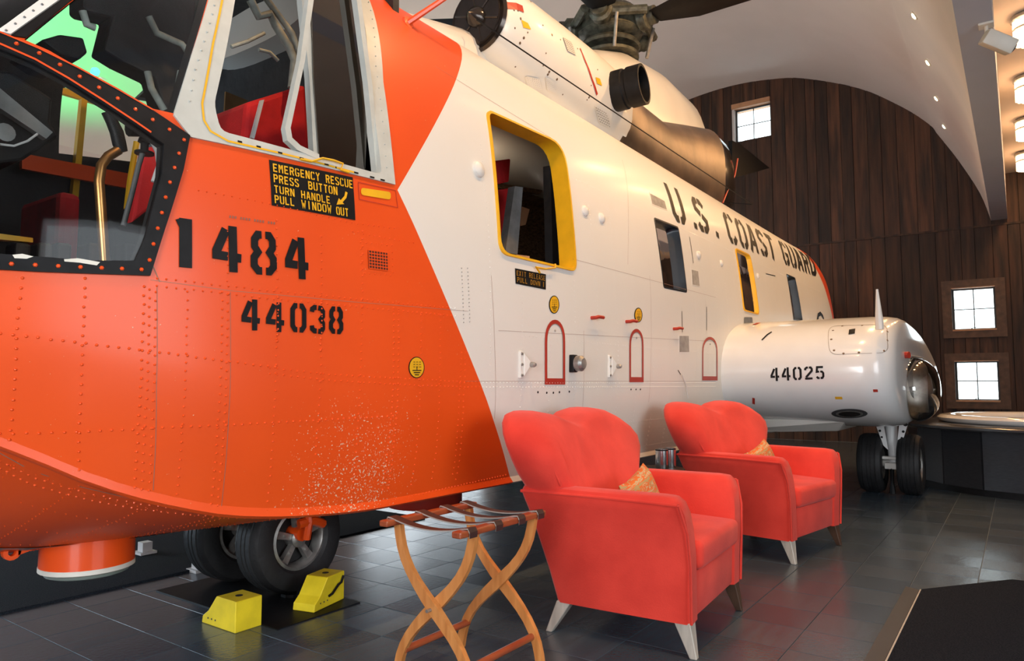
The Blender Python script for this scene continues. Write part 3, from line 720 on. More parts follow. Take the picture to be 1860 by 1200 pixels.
gl('W', [(.3, 6), (1.1, .2), (1.9, 4)], [(3.7, 6), (2.9, .2), (2.1, 4)]); gl('X', [(.5, 6), (3.5, 0)], [(3.5, 6), (.5, 0)]); gl('Y', [(.4, 6), (2, 3.2), (3.6, 6)], [(2, 2.8), (2, 0)])
gl('.', [(1.9, 0), (1.9, 1)])
def text(mb, sf, s_, quad, th=1.0, adv=5.0, off=.0035, step=.03):
    """quad TL,TR,BR,BL pixel corners of the whole line"""
    TL, TR, BR, BL = [Vector(sf.px(*p)) for p in quad]; W_ = adv*(len(s_)-1)+4
    wid = []; x = 0
    for ch in s_: wid.append(x); x += (2.6 if ch in '.I1' and adv < 6 and ch == '.' else adv)
    W_ = wid[-1]+4
    f = lambda a, b: (BL.lerp(BR, a)).lerp(TL.lerp(TR, a), b)
    hgt = ((TL-BL).length+(TR-BR).length)/2/6
    for ch, x in zip(s_, wid):
        for st in G.get(ch, ()):
            P = [f((x+a)/W_, b/6) for a, b in st]; ribbon(mb, sf, P, th*hgt, off, step)
    return mb
def plaque(quad, off=.002, name='placard', m='black'):
    q = pp(HS, *quad); return hpart(fill(HS, dense(q, 6), off, 3), name, M[m])
plq = plaque([(488, 290), (640, 322), (645, 400), (493, 373)], name='rescue_placard')
mb = MB(); kw = dict(th=.95, off=.0045)
text(mb, HS, 'EMERGENCY RESCUE', [(494, 297), (639, 328), (640, 343), (495, 312)], **kw)
text(mb, HS, 'PRESS', [(495, 316), (541, 326), (542, 341), (496, 331)], **kw); text(mb, HS, 'BUTTON', [(558, 329), (611, 340), (612, 355), (559, 344)], **kw)
text(mb, HS, 'TURN', [(496, 336), (533, 344), (534, 358), (497, 350)], **kw); text(mb, HS, 'HANDLE', [(545, 346), (598, 357), (599, 371), (546, 360)], **kw)
text(mb, HS, 'PULL', [(497, 354), (533, 361), (534, 375), (498, 369)], **kw); text(mb, HS, 'WINDOW', [(546, 363), (600, 373), (601, 388), (547, 378)], **kw)
text(mb, HS, 'OUT', [(609, 375), (631, 379), (632, 394), (610, 390)], **kw)
ribbon(mb, HS, pp(HS, (628, 349), (626, 358), (618, 367)), .011, .0045)
mb.add([HS.pt(*HS.px(*p), .0045) for p in ((610, 372), (614, 360), (624, 371))], [(0, 1, 2)])
hpart(mb, 'rescue_lettering', M['yellow'], parent=plq, kind='stuff')
for c, q, th_ in (('1', [(312, 396), (356, 398), (356, 487), (312, 485)], 1.5), ('4', [(384, 406), (436, 413), (438, 497), (386, 488)], 1.15), ('8', [(454, 418), (500, 423), (502, 501), (455, 497)], 1.05), ('4', [(516, 428), (557, 433), (560, 509), (518, 502)], 1.15)):
    hpart(text(MB(), HS, c, q, th=th_), 'nose_digit', M['black'])
for c, q in zip('44038', (((438, 541), (471, 545), (471, 601), (438, 597)), ((482, 547), (515, 550), (515, 604), (482, 600)), ((527, 550), (555, 552), (555, 604), (527, 602)), ((562, 553), (589, 556), (589, 607), (562, 604)), ((597, 556), (622, 558), (622, 607), (597, 605)))):
    hpart(text(MB(), HS, c, q, th=1.1), 'serial_digit', M['black'])
mb = MB()
for k, u in enumerate(range(416, 498, 5)):
    if k % 5 != 3: ribbon(mb, HS, [HS.px(u, 393+k*.75), HS.px(u+3, 394+k*.75)], .009, .002)
hpart(mb, 'faded_stencil', mat('faded_stencil_paint', (.30, .10, .06), .5), kind='stuff')
plq = plaque([(935, 487), (991, 498), (991, 526), (936, 515)], name='exit_placard')
mb = MB(); M['dullyellow'] = mat('dull_yellow_lettering', (.35, .17, .01), .5)
text(mb, HS, 'EXIT RELEASE', [(937, 491), (989, 501), (989, 510), (937, 500)], th=.9, off=.0045); text(mb, HS, 'PULL DOWN', [(938, 503), (980, 511), (980, 520), (938, 512)], th=.9, off=.0045)
ribbon(mb, HS, pp(HS, (986, 512), (986, 521)), .006, .0045)
hpart(mb, 'exit_lettering', M['dullyellow'], parent=plq, kind='stuff')
mb = MB()
LT = HS.px(1204, 331); RTp = HS.px(1474, 462); LB = HS.px(1224, 400); RB = HS.px(1483, 502)
# lettered along the fuselage in surface coordinates
def textq(sf, s_, TL, TR, BR, BL, th, name, off=.004, step=.05, adv=5.0):
    TL, TR, BR, BL = map(Vector, (TL, TR, BR, BL)); wid = []; x = 0
    for ch in s_: wid.append(x); x += 2.8 if ch == '.' else (3.6 if ch == ' ' else adv)
    W_ = wid[-1]+4; f = lambda a, b: (BL.lerp(BR, a)).lerp(TL.lerp(TR, a), b); hgt = ((TL-BL).length+(TR-BR).length)/12
    for ch, x in zip(s_, wid):
        if ch not in G: continue
        mb = MB()
        for st in G[ch]: ribbon(mb, sf, [f((x+a)/W_, b/6) for a, b in st], th*hgt, off, step)
        hpart(mb, name, M['black'])
textq(HS, 'U.S. COAST GUARD', LT, RTp, RB, LB, .9, 'fuselage_letter')
mb = MB(); ribbon(mb, HS, pp(HS, (1484, 584), (1486, 572), (1490, 569), (1494, 574), (1497, 584)), .05, .004); hpart(mb, 'letter_fragment', M['black'])
# ---- cabin windows
for k, m, t, dp in (('a', 'yellow', .012, .10), ('b', 'nightglass', .002, .06), ('c', 'yellow', .010, .022), ('d', 'nightglass', .002, .05)):
    o_ = rounded(wrect[k], wrad[k]); i_ = rounded(shrink(wrect[k], .012), wrad[k])
    oo = hpart(ring(HS, o_, i_, t, dp), 'cabin_window_frame', M[m], 35, label='yellow window frame' if m == 'yellow' else None)
    if k != 'a': hpart(fill(HS, i_, 0, 2, (0, dp-.01, 0)), 'cabin_window_glass', M['glass'], 0, parent=oo)
hpart(MB().tube([HS.pt(*HS.px(u, v), .02) for u, v in ((975, 496), (968, 486), (985, 489), (1003, 487), (1003, 480))], .006, 6), 'exit_pull_handle', M['yellow'], 40)
hpart(fill(HS, rounded(pp(HS, (1351, 576), (1366, 576), (1367, 592), (1351, 592)), .02), .003, 2), 'window_lock_plate', M['grey'])
# ---- ventilation grille, recesses, stickers, arched hatches
def recess(quad, m='grey', depth=.03, name='recessed_scoop'):
    q = pp(HS, *quad); i_ = shrink(q, .008); 
    hpart(ring(HS, dense(q, 3), dense(i_, 3), .002, -.0), name+'_rim', M['white']); return hpart(fill(HS, dense(i_, 3), .0025, 2), name, M[m])
M['shadegrey'] = mat('shade_and_wear_grey', (.34, .32, .29), .6, var=.2, scale=20)  # recess shade put into a flat grey, reused on seams and rivets
for q in (((1179, 349), (1207, 364), (1212, 383), (1184, 372)), ((1255, 488), (1268, 491), (1271, 521), (1257, 518)), ((1233, 608), (1251, 608), (1252, 641), (1233, 641))): recess(q, 'shadegrey')
mb = MB()
q = pp(HS, (668, 454), (703, 459), (704, 492), (669, 487)); TL, TR, BR, BL = map(Vector, q)
for k in range(8): ribbon(mb, HS, [TL.lerp(TR, k/7), BL.lerp(BR, k/7)], .0035, .006)
for k in range(7): ribbon(mb, HS, [TL.lerp(BL, k/6), TR.lerp(BR, k/6)], .0035, .006)
gb = hpart(fill(HS, dense(q, 3), .0015, 2), 'grille_backing', mat('dark_red_brown', (.10, .025, .012), .6)); hpart(mb, 'nose_grille', M['orange'], parent=gb)  # dark red-brown sheet behind the mesh
def sticker(u, v, ru, rv):
    lp = [HS.px(u+ru*cos(a*pi/12), v+rv*sin(a*pi/12)) for a in range(24)]
    lb = [HS.px(u+(ru+1.5)*cos(a*pi/12), v+(rv+1.5)*sin(a*pi/12)) for a in range(24)]
    b_ = hpart(fill(HS, lb, .002, 1), 'sticker_border', M['black'])
    s_ = hpart(fill(HS, lp, .003, 1), 'warning_sticker', M['yellow']); b_.parent = s_; b_.matrix_parent_inverse = Matrix.Identity(4); mb = MB()
    for dy, hw in ((.30, .62), (.52, .45), (.74, .3)): ribbon(mb, HS, [HS.px(u-ru*hw, v+rv*dy), HS.px(u+ru*hw, v+rv*dy)], .004, .0045)
    for dy in (-.55, -.3, -.05):
        for a in (-.5, -.1, .3): ribbon(mb, HS, [HS.px(u+ru*a, v+rv*dy), HS.px(u+ru*(a+.25), v+rv*dy)], .0025, .0045)
    ribbon(mb, HS, [HS.px(u, v-rv*.1), HS.px(u, v+rv*.3)], .004, .0045)
    hpart(mb, 'sticker_print', M['black'], parent=s_, kind='stuff')
sticker(756, 667, 13, 18); sticker(1006, 553, 8, 15); sticker(1159, 572, 6, 12)
def arch_px(x0, x1, yb0, yb1, ys, yt, n=12):
    xm = (x0+x1)/2; return [(x0, yb0), (x0, (yb0+ys)/2)]+[(xm-(x1-x0)/2*cos(pi*k/n), ys-(ys-yt)*sin(pi*k/n)**.8) for k in range(n+1)]+[(x1, (yb1+ys)/2), (x1, yb1)]
for L_ in (arch_px(991, 1024, 697, 697, 622, 584), arch_px(1144, 1167, 693, 693, 628, 600), arch_px(1276, 1302, 690, 690, 640, 614)):
    P = pp(HS, *L_); mb = MB(); ribbon(mb, HS, P, .022, .003)
    a, b = Vector(P[0]), Vector(P[-1]); dd = Vector((0, .014)); ribbon(mb, HS, [a+Vector((-.011, .014)), b+Vector((.011, .014))], .034, .0032)
    ho = hpart(mb, 'hatch_outline', M['red']); mb = MB(); ribbon(mb, HS, [tuple(Vector(p)*1) for p in shrink(P, .014)], .003, .002, closed=True)
    c = (Vector(P[len(P)//2])+Vector((0, -.05))); rivet(mb, HS, c, .008, .004, .002)
    hpart(mb, 'hatch_seam', M['shadegrey'], parent=ho, kind='stuff')
def blister(u, v, r, m='white', name='blister'):
    p = HS.px(u, v); c = HS.pt(*p, 0); n = (HS.pt(*p, .02)-c).normalized()
    return hpart(MB().lathe([(r, -.01), (r, .0), (r*.9, r*.35), (r*.55, r*.55), (.0001, r*.62)], c, n, 16), name, M[m], 40)
for u, v, r in ((868, 308, .042), (1062, 383, .035), (1092, 396, .035), (1268, 463, .035), (1310, 478, .03), (1376, 501, .03)): blister(u, v, r)
def bracket(u, v):
    p = Vector(HS.px(u, v)); c = HS.pt(*p, 0); mb = MB()
    mb.box(c.x-.03, c.x-.005, c.y-.012, c.y+.01, c.z-.07, c.z+.07); mb.hexa([(c.x-.005, c.y-.02, c.z-.06), (c.x+.035, c.y-.03, c.z-.01), (c.x+.035, c.y, c.z-.01), (c.x-.005, c.y+.01, c.z-.06), (c.x-.005, c.y-.02, c.z+.06), (c.x+.035, c.y-.03, c.z+.02), (c.x+.035, c.y, c.z+.02), (c.x-.005, c.y+.01, c.z+.06)])
    b = hpart(mb, 'hinge_bracket', M['white'], bevel=.003, seg=1); mb = MB()
    for dz in (-.055, 0, .055): hpart(MB().lathe([(.008, 0), (.006, .006)], (c.x-.018, c.y-.012, c.z+dz), (0, -1, 0), 8), 'bolt', M['alu'], parent=b)
    mb.lathe([(.014, 0), (.014, .02), (.008, .03)], (c.x+.04, c.y-.03, c.z), (0, -1, 0), 8); hpart(mb, 'bracket_bolt', M['alu'], parent=b)
bracket(948, 662); bracket(1108, 665)
c = HS.pt(*HS.px(1037, 660), 0); hpart(MB().box(c.x-.02, c.x+.03, c.y-.03, c.y+.01, c.z-.05, c.z+.05), 'fuel_port_block', M['black'], bevel=.006)
hpart(MB().lathe([(.045, 0), (.045, .03), (.03, .045), (.0001, .048)], (c.x+.02, c.y-.03, c.z), (0, -1, 0), 18), 'fuel_port_cap', M['alu'], 30)
for u, v in ((1080, 573), (1143, 580), (1229, 593)):
    c = HS.pt(*HS.px(u-6, v+4), 0); hpart(MB().tube([c, c+Vector((0, -.03, .0)), c+Vector((.02, -.04, .006)), c+Vector((.08, -.04, .006))], .011, 8), 'red_tow_pin', M['red'], 40)
c = HS.pt(*HS.px(740, 42), 0); tp = atY(c.y-.12, 806, -2)
hpart(MB().tube([c, tp, tp+(tp-c)*.4], [.016, .013, .012], 8), 'antenna_strut', M['orange'], 40)
hpart(MB().lathe([(.035, 0), (.03, .01)], c, (0, -1, .2), 10), 'strut_base', M['orange'])
# pins and drain holes under the hatches
mb = MB()
for u, v in ((977, 712), (993, 713), (1005, 713), (1016, 712), (1034, 711), (1146, 707), (1155, 707), (1163, 707)): rivet(mb, HS, HS.px(u, v), .007, .004)
for a, b in (((1231, 672), (1236, 680)), ((1238, 565), (1239, 603)), ((1283, 557), (1283, 600)), ((1391, 497), (1408, 501)), ((1252, 430), (1259, 478))): ribbon(mb, HS, pp(HS, a, b), .008, .003)
hpart(mb, 'drain_marks', M['black'], kind='stuff')
hpart(MB().tube([HS.pt(*HS.px(u, v), .01) for u, v in ((1236, 680), (1244, 700), (1247, 722))], .005, 6), 'drain_hose', M['white'])
# ---- panel seams and rivets
mb = MB(); seam = lambda *p, w=.0016: ribbon(mb, HS, pp(HS, *p), w, .0012, .05)
seam((285, 522), (284, 700), (278, 890)); seam((418, 530), (415, 760), (402, 920)); seam((0, 822), (60, 855), (150, 884), (240, 905), (330, 918), (420, 925)); seam((273, 508), (420, 528), (640, 548), (850, 565))
seam((845, 692), (1300, 692)); seam((1060, 600), (1058, 740)); seam((1180, 500), (1178, 730)); seam((892, 500), (898, 760)); seam((790, 120), (870, 170), (1000, 250)); seam((1130, 290), (1140, 480)); seam((290, 512), (268, 460), (262, 430), w=.003)
seam((905, 600), (1300, 620)); seam((1040, 470), (1300, 540))
hpart(mb, 'panel_seams', mat('seam_brown', (.30, .17, .12), .6), kind='stuff')  # panel joints drawn as thin brown lines
ro = MB(); 
R1 = lambda *p, **k: row(ro, HS, pp(HS, *p), k.pop('step', .028), k.pop('jitter', .0012), **({'r': .0048} | k))
R1((40, 505), (30, 600), (18, 790), (18, 815)); R1((155, 505), (150, 620), (143, 773), (137, 872)); R1((262, 520), (258, 640), (250, 780), (243, 900)); R1((272, 525), (269, 640), (262, 780), (256, 900), r=.0042); R1((283, 530), (281, 640), (275, 780), (270, 905), r=.004)
R1((341, 530), (338, 640), (330, 790), (320, 912), r=.004); R1((404, 530), (402, 640), (395, 780), (383, 920), r=.0042); R1((414, 535), (412, 640), (406, 780), (394, 924), r=.0042)
R1((502, 400), (502, 640), (497, 760), (484, 930), r=.004, step=.03); R1((583, 430), (583, 640), (578, 760), (561, 930), r=.004, step=.03); R1((658, 420), (656, 640), (650, 760), (637, 922), r=.0038, step=.03)
R1((715, 560), (714, 700), (706, 800), (694, 895), r=.0042, step=.024); R1((724, 560), (723, 700), (716, 800), (704, 893), r=.0042, step=.024); R1((765, 560), (763, 700), (756, 820), (746, 885), r=.0036)
R1((800, 560), (798, 700), (792, 820), (782, 880), r=.0034); R1((838, 640), (834, 720), (826, 840), (820, 870), r=.0034); R1((846, 640), (842, 720), (834, 840), (828, 870), r=.0034); R1((413, 420), (413, 520), r=.0034)
for dv in (0, 11): R1((490, 668+dv), (600, 680+dv), (740, 688+dv), (853, 694+dv*.8), (1000, 695+dv*.7), (1300, 695+dv*.6), r=.0036)
R1((0, 605), (150, 623), (233, 632), (367, 650), (500, 667)); R1((0, 788), (140, 784), (233, 780), (500, 767), (720, 755), r=.0045)
for dv in (0, 14): R1((285, 505+dv), (400, 518+dv), (480, 527+dv), (700, 548+dv), (830, 560+dv), r=.0038)
R1((360, 345), (480, 368), (640, 405), (720, 415), r=.003); R1((640, 420), (720, 436), (758, 442), r=.003); R1((655, 440), (712, 446), (714, 500), (656, 496), (655, 440), r=.003)
for dv in (0, 14): R1((0, 836+dv), (60, 866+dv), (150, 893+dv*.8), (240, 912+dv*.7), (330, 924+dv*.6), (450, 932+dv*.5), (560, 930+dv*.5), (640, 922+dv*.5), (740, 902+dv*.5), (920, 862+dv*.4), r=.0042, step=.022)
for u, s_ in ((505, 540), (584, 550)): R1((u, s_), (u-2, s_+90), r=.006, step=.022)
hpart(ro, 'rivets', M['livery'], kind='stuff')
rw = MB(); X_ = 2.75
while X_ < 10.3:
    for z0 in frange(.60, 2.25, .03):
        if any(min(p[0] for p in q)-.04 < X_ < max(p[0] for p in q)+.04 and min(p[1] for p in q)-.04 < z0 < max(p[1] for p in q)+.04 for q in wrect.values()): continue
        e = max(LIV['apex'][0], LIV['apex'][0]+(z0-LIV['apex'][1])*(LIV['lo'][0]-LIV['apex'][0])/(LIV['lo'][1]-LIV['apex'][1]))
        if X_ > e+.1: rivet(rw, HS, (X_, z0), .0038, .0018)
    X_ += .27
for z0 in (.62, .80, 1.30, 2.30):
    for x in frange(3.05, 10.3, .035):
        if any(min(p[0] for p in q)-.04 < x < max(p[0] for p in q)+.04 and min(p[1] for p in q)-.04 < z0 < max(p[1] for p in q)+.04 for q in wrect.values()): continue
        rivet(rw, HS, (x, z0), .0036, .0018)
hpart(rw, 'cabin_rivets', M['white'], kind='stuff')
rd = MB()
for u in (838, 849): row(rd, HS, pp(HS, (u, 487), (u+4, 590)), .018, r=.0035)
hpart(rd, 'worn_rivets', M['shadegrey'], kind='stuff')
# chine strip along the hull edge
mb = MB(); A = []; 
for x in frange(-.3, 9.5, .08):
    W = wf(x); A.append((x, YC-1.131*W, zch(x)))
vs = []; fs = []
for i, (x, y, z) in enumerate(A):
    vs += [(x, y-.004, z+.035), (x, y-.012, z-.002), (x, y+.006, z-.012), (x, y+.03, z-.006)]
for i in range(len(A)-1):
    for k in range(3): fs.append((4*i+k, 4*i+k+1, 4*i+5+k, 4*i+4+k))
hpart(mb.add(vs, fs), 'chine_strip', M['livery'], 40)
mb = MB()
def hullpt(x, t, off=.002):
    W = wf(x); zc = zch(x); zk = zke(x); return Vector((x, YC-1.131*W*t, zk+(zc-zk)*t**1.25-off))
def hrow(pts, n):
    for (x0, t0_), (x1, t1_) in zip(pts, pts[1:]):
        for k in range(n):
            x = x0+(x1-x0)*k/n; t = t0_+(t1_-t0_)*k/n; c = hullpt(x, t, 0)
            mb.lathe([(.004, .002), (.0001, -.003)], c, (0, 0, 1), 6)
for x in (.7, .85, 1.0, 1.2, 1.42, 1.46, 1.7, 1.95): hrow([(x, .96), (x, .1)], 34)
for t in (.93, .75, .55, .35, .15): hrow([(.6, t), (2.3, t)], 56)
hpart(mb, 'hull_rivets', M['orange'], kind='stuff')
# bare metal keel strip, radome, lug, second drum
vs = []; fs = []
for i, x in enumerate(frange(.85, 2.3, .1)): vs += [hullpt(x, .30, .004), hullpt(x, 0, .006)]
n = len(vs)//2; fs = [(2*i, 2*i+1, 2*i+3, 2*i+2) for i in range(n-1)]
hpart(MB().add(vs, fs), 'keel_strip', mat('scuffed_bare_metal', (.42, .36, .33), .4, .5, var=.3, scale=12))
rc = atZ(.36, 160, 1006)
hpart(MB().lathe([(.17, .1), (.17, -.02), (.17, -.03)], (rc.x, rc.y, .36), (0, 0, 1), 36), 'belly_radome', M['orange'], 40, label='round orange drum under the nose')
hpart(MB().lathe([(.172, 0), (.172, -.018), (.16, -.024)], (rc.x, rc.y, .331), (0, 0, 1), 36), 'radome_ring', M['white_chip'], 40)
hpart(MB().lathe([(.158, 0), (.15, -.014), (.12, -.024), (.0001, -.03)], (rc.x, rc.y, .308), (0, 0, 1), 36), 'radome_lens', mat('grey_green_lens', (.20, .24, .21), .35), 40)
rc2 = atZ(.33, 770, 905)
hpart(MB().lathe([(.24, .1), (.24, -.03), (.225, -.05), (.0001, -.055)], (rc2.x, rc2.y, .34), (0, 0, 1), 36), 'belly_drum', M['red'], 40)
c = atY(3.1, 20, 1002); mb = MB(); mb.lathe([(.03, -.012), (.03, .012), (.014, .012), (.014, -.012)], c, (0, 1, 0), 14, True); mb.hexa([(c.x+.02, c.y-.012, c.z-.015), (c.x+.12, c.y-.012, c.z+.01), (c.x+.12, c.y+.012, c.z+.01), (c.x+.02, c.y+.012, c.z-.015), (c.x+.02, c.y-.012, c.z+.02), (c.x+.12, c.y-.012, c.z+.06), (c.x+.12, c.y+.012, c.z+.06), (c.x+.02, c.y+.012, c.z+.02)])
hpart(mb, 'tow_lug', M['orange'])
# ---- cockpit interior
I = lambda mb, n, m, s=0, **k: hpart(mb, n, M[m], s, **k)
I(MB().box(.95, 2.35, 2.5, 4.1, .88, .91), 'cockpit_floor', 'inside')
I(MB().box(2.32, 2.36, 2.35, 4.25, .9, 2.9), 'cockpit_bulkhead', 'inside')
I(MB().box(2.5, 10.2, 2.3, 4.3, .80, .84), 'cabin_floor', 'inside')
point('cabin_fill_light', (3.9, 3.3, 2.6), 9, (1, .75, .5), .08)  # added fill light, brightens the cabin behind its windows
point('cockpit_point_light', (1.55, 3.3, 2.75), 3, (1, .85, .7), .06)  # point light under the cockpit roof, no fixture built
I(MB().box(3.75, 4.6, 4.2, 4.24, .9, 2.75), 'cabin_side_lining', 'brown')
I(MB().box(2.5, 9.8, 2.7, 3.9, 2.86, 2.9), 'cabin_roof_lining', 'brown')
# pilot seat
mb = MB(); bk = [atY(2.62, *p) for p in ((448, 186), (470, 182), (556, 152), (566, 300), (440, 268))]
I(mb.prism([bk[0], bk[2], bk[3], bk[4]], (0, .42, .0)), 'seat_back', 'redseat', bevel=.02, label='red pilot seat back with pale strap')
st = [atY(2.60, *p) for p in ((474, 182), (480, 181), (462, 252), (456, 250))]; I(MB().prism(st, (0, .012, 0)), 'seat_strap', 'vault')
mb = MB().box(.95, 1.5, 2.5, 3.0, 1.12, 1.24); I(mb, 'seat_pan', 'redseat', bevel=.03)
mb = MB().box(.95, 1.5, 3.6, 4.1, 1.12, 1.26); I(mb, 'seat_pan', 'redseat', bevel=.03)
mb = MB().box(1.42, 1.52, 3.6, 4.05, 1.22, 1.95); I(mb, 'seat_back', 'redseat', bevel=.03)
q = [atY(2.72, *p) for p in ((262, 268), (300, 262), (282, 372), (240, 405))]; I(MB().prism(q, (0, .05, 0)), 'seat_side_cushion', 'redseat', bevel=.01)
q = [atY(3.2, *p) for p in ((410, 166), (450, 182), (443, 232), (407, 222))]; I(MB().prism(q, (0, .01, 0)), 'map_card', 'card')
# grip and copper column
P = [atY(2.45, *p) for p in ((192, 500), (188, 440), (183, 370), (180, 330), (184, 300), (196, 284), (216, 272))]
I(MB().tube(P, .016, 12), 'control_column', 'copper', 50)
P = [atY(2.45, *p) for p in ((222, 276), (217, 262), (212, 240), (204, 222), (198, 204))]; I(MB().tube(P, [.018, .022, .022, .02, .024], 10), 'control_grip', 'black', 50)
P = [atY(2.6, *p) for p in ((224, 410), (240, 350), (252, 300), (262, 268))]; I(MB().tube(P, .010, 8), 'lever', 'grey', 50)
c = atY(2.6, 262, 280); I(MB().lathe([(.034, 0), (.034, .008), (.014, .012), (.014, .04), (.024, .045), (.02, .06)], c, (0, 0, 1), 14), 'lever_knob', 'black', 40)
P = [atY(2.5, *p) for p in ((255, 232), (272, 250), (285, 275), (288, 300), (278, 330))]; I(MB().tube(P, .008, 8), 'hose', 'vault', 50)
P = [atY(2.5, *p) for p in ((234, 232), (262, 236), (270, 248))]; I(MB().tube(P, [.03, .026, .012], 10), 'headset_cup', 'black', 50)
P = [atY(2.9, *p) for p in ((248, 258), (236, 330), (230, 380))]; I(MB().tube(P, .012, 8), 'yellow_post', 'yellow')
# opposite window frame (yellow T) and an orange strip added to imitate a reflection
A = [atY(4.33, *p) for p in ((88, 150), (210, 188), (208, 198), (88, 162))]; I(MB().prism(A, (0, .03, 0)), 'opposite_window_frame', 'yellow')
A = [atY(4.32, *p) for p in ((150, 168), (160, 171), (140, 388), (128, 386))]; I(MB().prism(A, (0, .04, 0)), 'opposite_window_post', 'yellow')
A = [atY(4.22, *p) for p in ((40, 278), (250, 318), (250, 345), (40, 306))]; I(MB().prism(A, (0, .03, 0)), 'reflection_strip', 'orange')
# instrument hood and boxes left of the view
A = [atY(2.75, *p) for p in ((-150, 110), (20, 130), (96, 178), (92, 222), (108, 248), (40, 292), (-20, 300), (-150, 300))]; I(MB().prism(A, (0, .35, 0)), 'instrument_console', 'black', bevel=.01)
A = [atY(2.70, *p) for p in ((-40, 150), (0, 160), (96, 240), (84, 252), (0, 196), (-40, 186))]; I(MB().prism(A, (0, .03, 0)), 'console_arm', 'grey')
I(MB().lathe([(.03, 0), (.03, .05), (.02, .06)], atY(2.68, 10, 240), (0, 1, 0), 14), 'dial', 'grey', 40)
I(MB().tube([atY(2.66, *p) for p in ((0, 262), (25, 265), (50, 256), (68, 243))], .004, 6), 'thin_cable', 'vault')
for u0 in (20, 60, 95, 150, 215):
    A = atY(3.0, u0, 446); I(MB().box(A.x-.02, A.x+.03, 2.9, 3.0, A.z-.12, A.z), 'pedal_box', 'inside', bevel=.01)
A = [atY(2.9, *p) for p in ((-30, 420), (60, 432), (60, 440), (-30, 432))]; I(MB().prism(A, (0, .04, 0)), 'pedal_bar', 'yellow')
# overhead panel and wiring
A = [atY(2.8, *p) for p in ((150, 12), (150, -30), (360, -60), (350, 110), (330, 200), (300, 205), (282, 140), (225, 112), (190, 90), (205, 30), (160, 20))]; I(MB().prism(A, (0, .12, 0)), 'overhead_panel', 'inside', bevel=.01)
A = [atY(2.75, *p) for p in ((75, 72), (110, 62), (152, 68), (160, 95), (145, 108), (110, 98))]; I(MB().prism(A, (0, .3, 0)), 'glare_visor', 'black', bevel=.008)
for L_ in (((270, 30), (285, 60), (330, 80), (345, 100)), ((268, 130), (275, 160), (298, 200)), ((328, 130), (322, 165), (316, 205)), ((150, 20), (158, 45), (172, 50))):
    I(MB().tube([atY(2.6, *p) for p in L_], .013, 8), 'wire_loom', 'cable', 50)
for L_, r in ((((455, 0), (470, 30), (490, 25), (500, 45), (525, 85), (535, 110), (530, 160)), .018), (((478, -10), (500, 20), (530, 60), (545, 100), (535, 165)), .014), (((600, 190), (615, 215), (618, 260), (612, 285)), .016), (((420, 85), (450, 75), (480, 60)), .008), (((470, 90), (490, 95), (505, 110)), .008)):
    I(MB().tube([atY(2.55, *p) for p in L_], r, 8), 'wire_loom', 'cable', 50)
gp = atY(3.6, 173, 130); I(MB().lathe([(.014, -.02), (.02, 0), (.016, .012), (.0001, .018)], gp, (0, -1, .1), 14), 'green_indicator_lamp', 'green', 40)
# cabin seats and frames seen through the big window
def cpx(y, pts, t, n, m, **k): I(MB().prism([atY(y, *p) for p in pts], (0, t, 0)), n, m, **k)
cpx(2.75, ((896, 292), (928, 288), (925, 330), (898, 336)), .3, 'cabin_seat_headrest', 'redseat', bevel=.01)
cpx(2.7, ((900, 345), (935, 340), (925, 400), (915, 458), (900, 455)), .35, 'cabin_seat_back', 'redseat', bevel=.012)
cpx(2.5, ((935, 338), (950, 340), (940, 462), (918, 458)), .05, 'cabin_strut', 'grey'); cpx(2.5, ((1000, 300), (1018, 330), (1022, 480), (1004, 478)), .06, 'cabin_post', 'inside')
cpx(2.6, ((948, 375), (962, 380), (955, 408), (946, 410)), .04, 'loose_panel', 'lintel'); cpx(2.3, ((938, 462), (962, 465), (962, 472), (938, 470)), .04, 'sill_block', 'lintel')
cpx(3.4, ((890, 330), (985, 345), (983, 352), (890, 340)), .05, 'roof_slat', 'brown'); cpx(3.4, ((890, 250), (1000, 290), (1000, 300), (890, 262)), .05, 'roof_slat', 'brown')
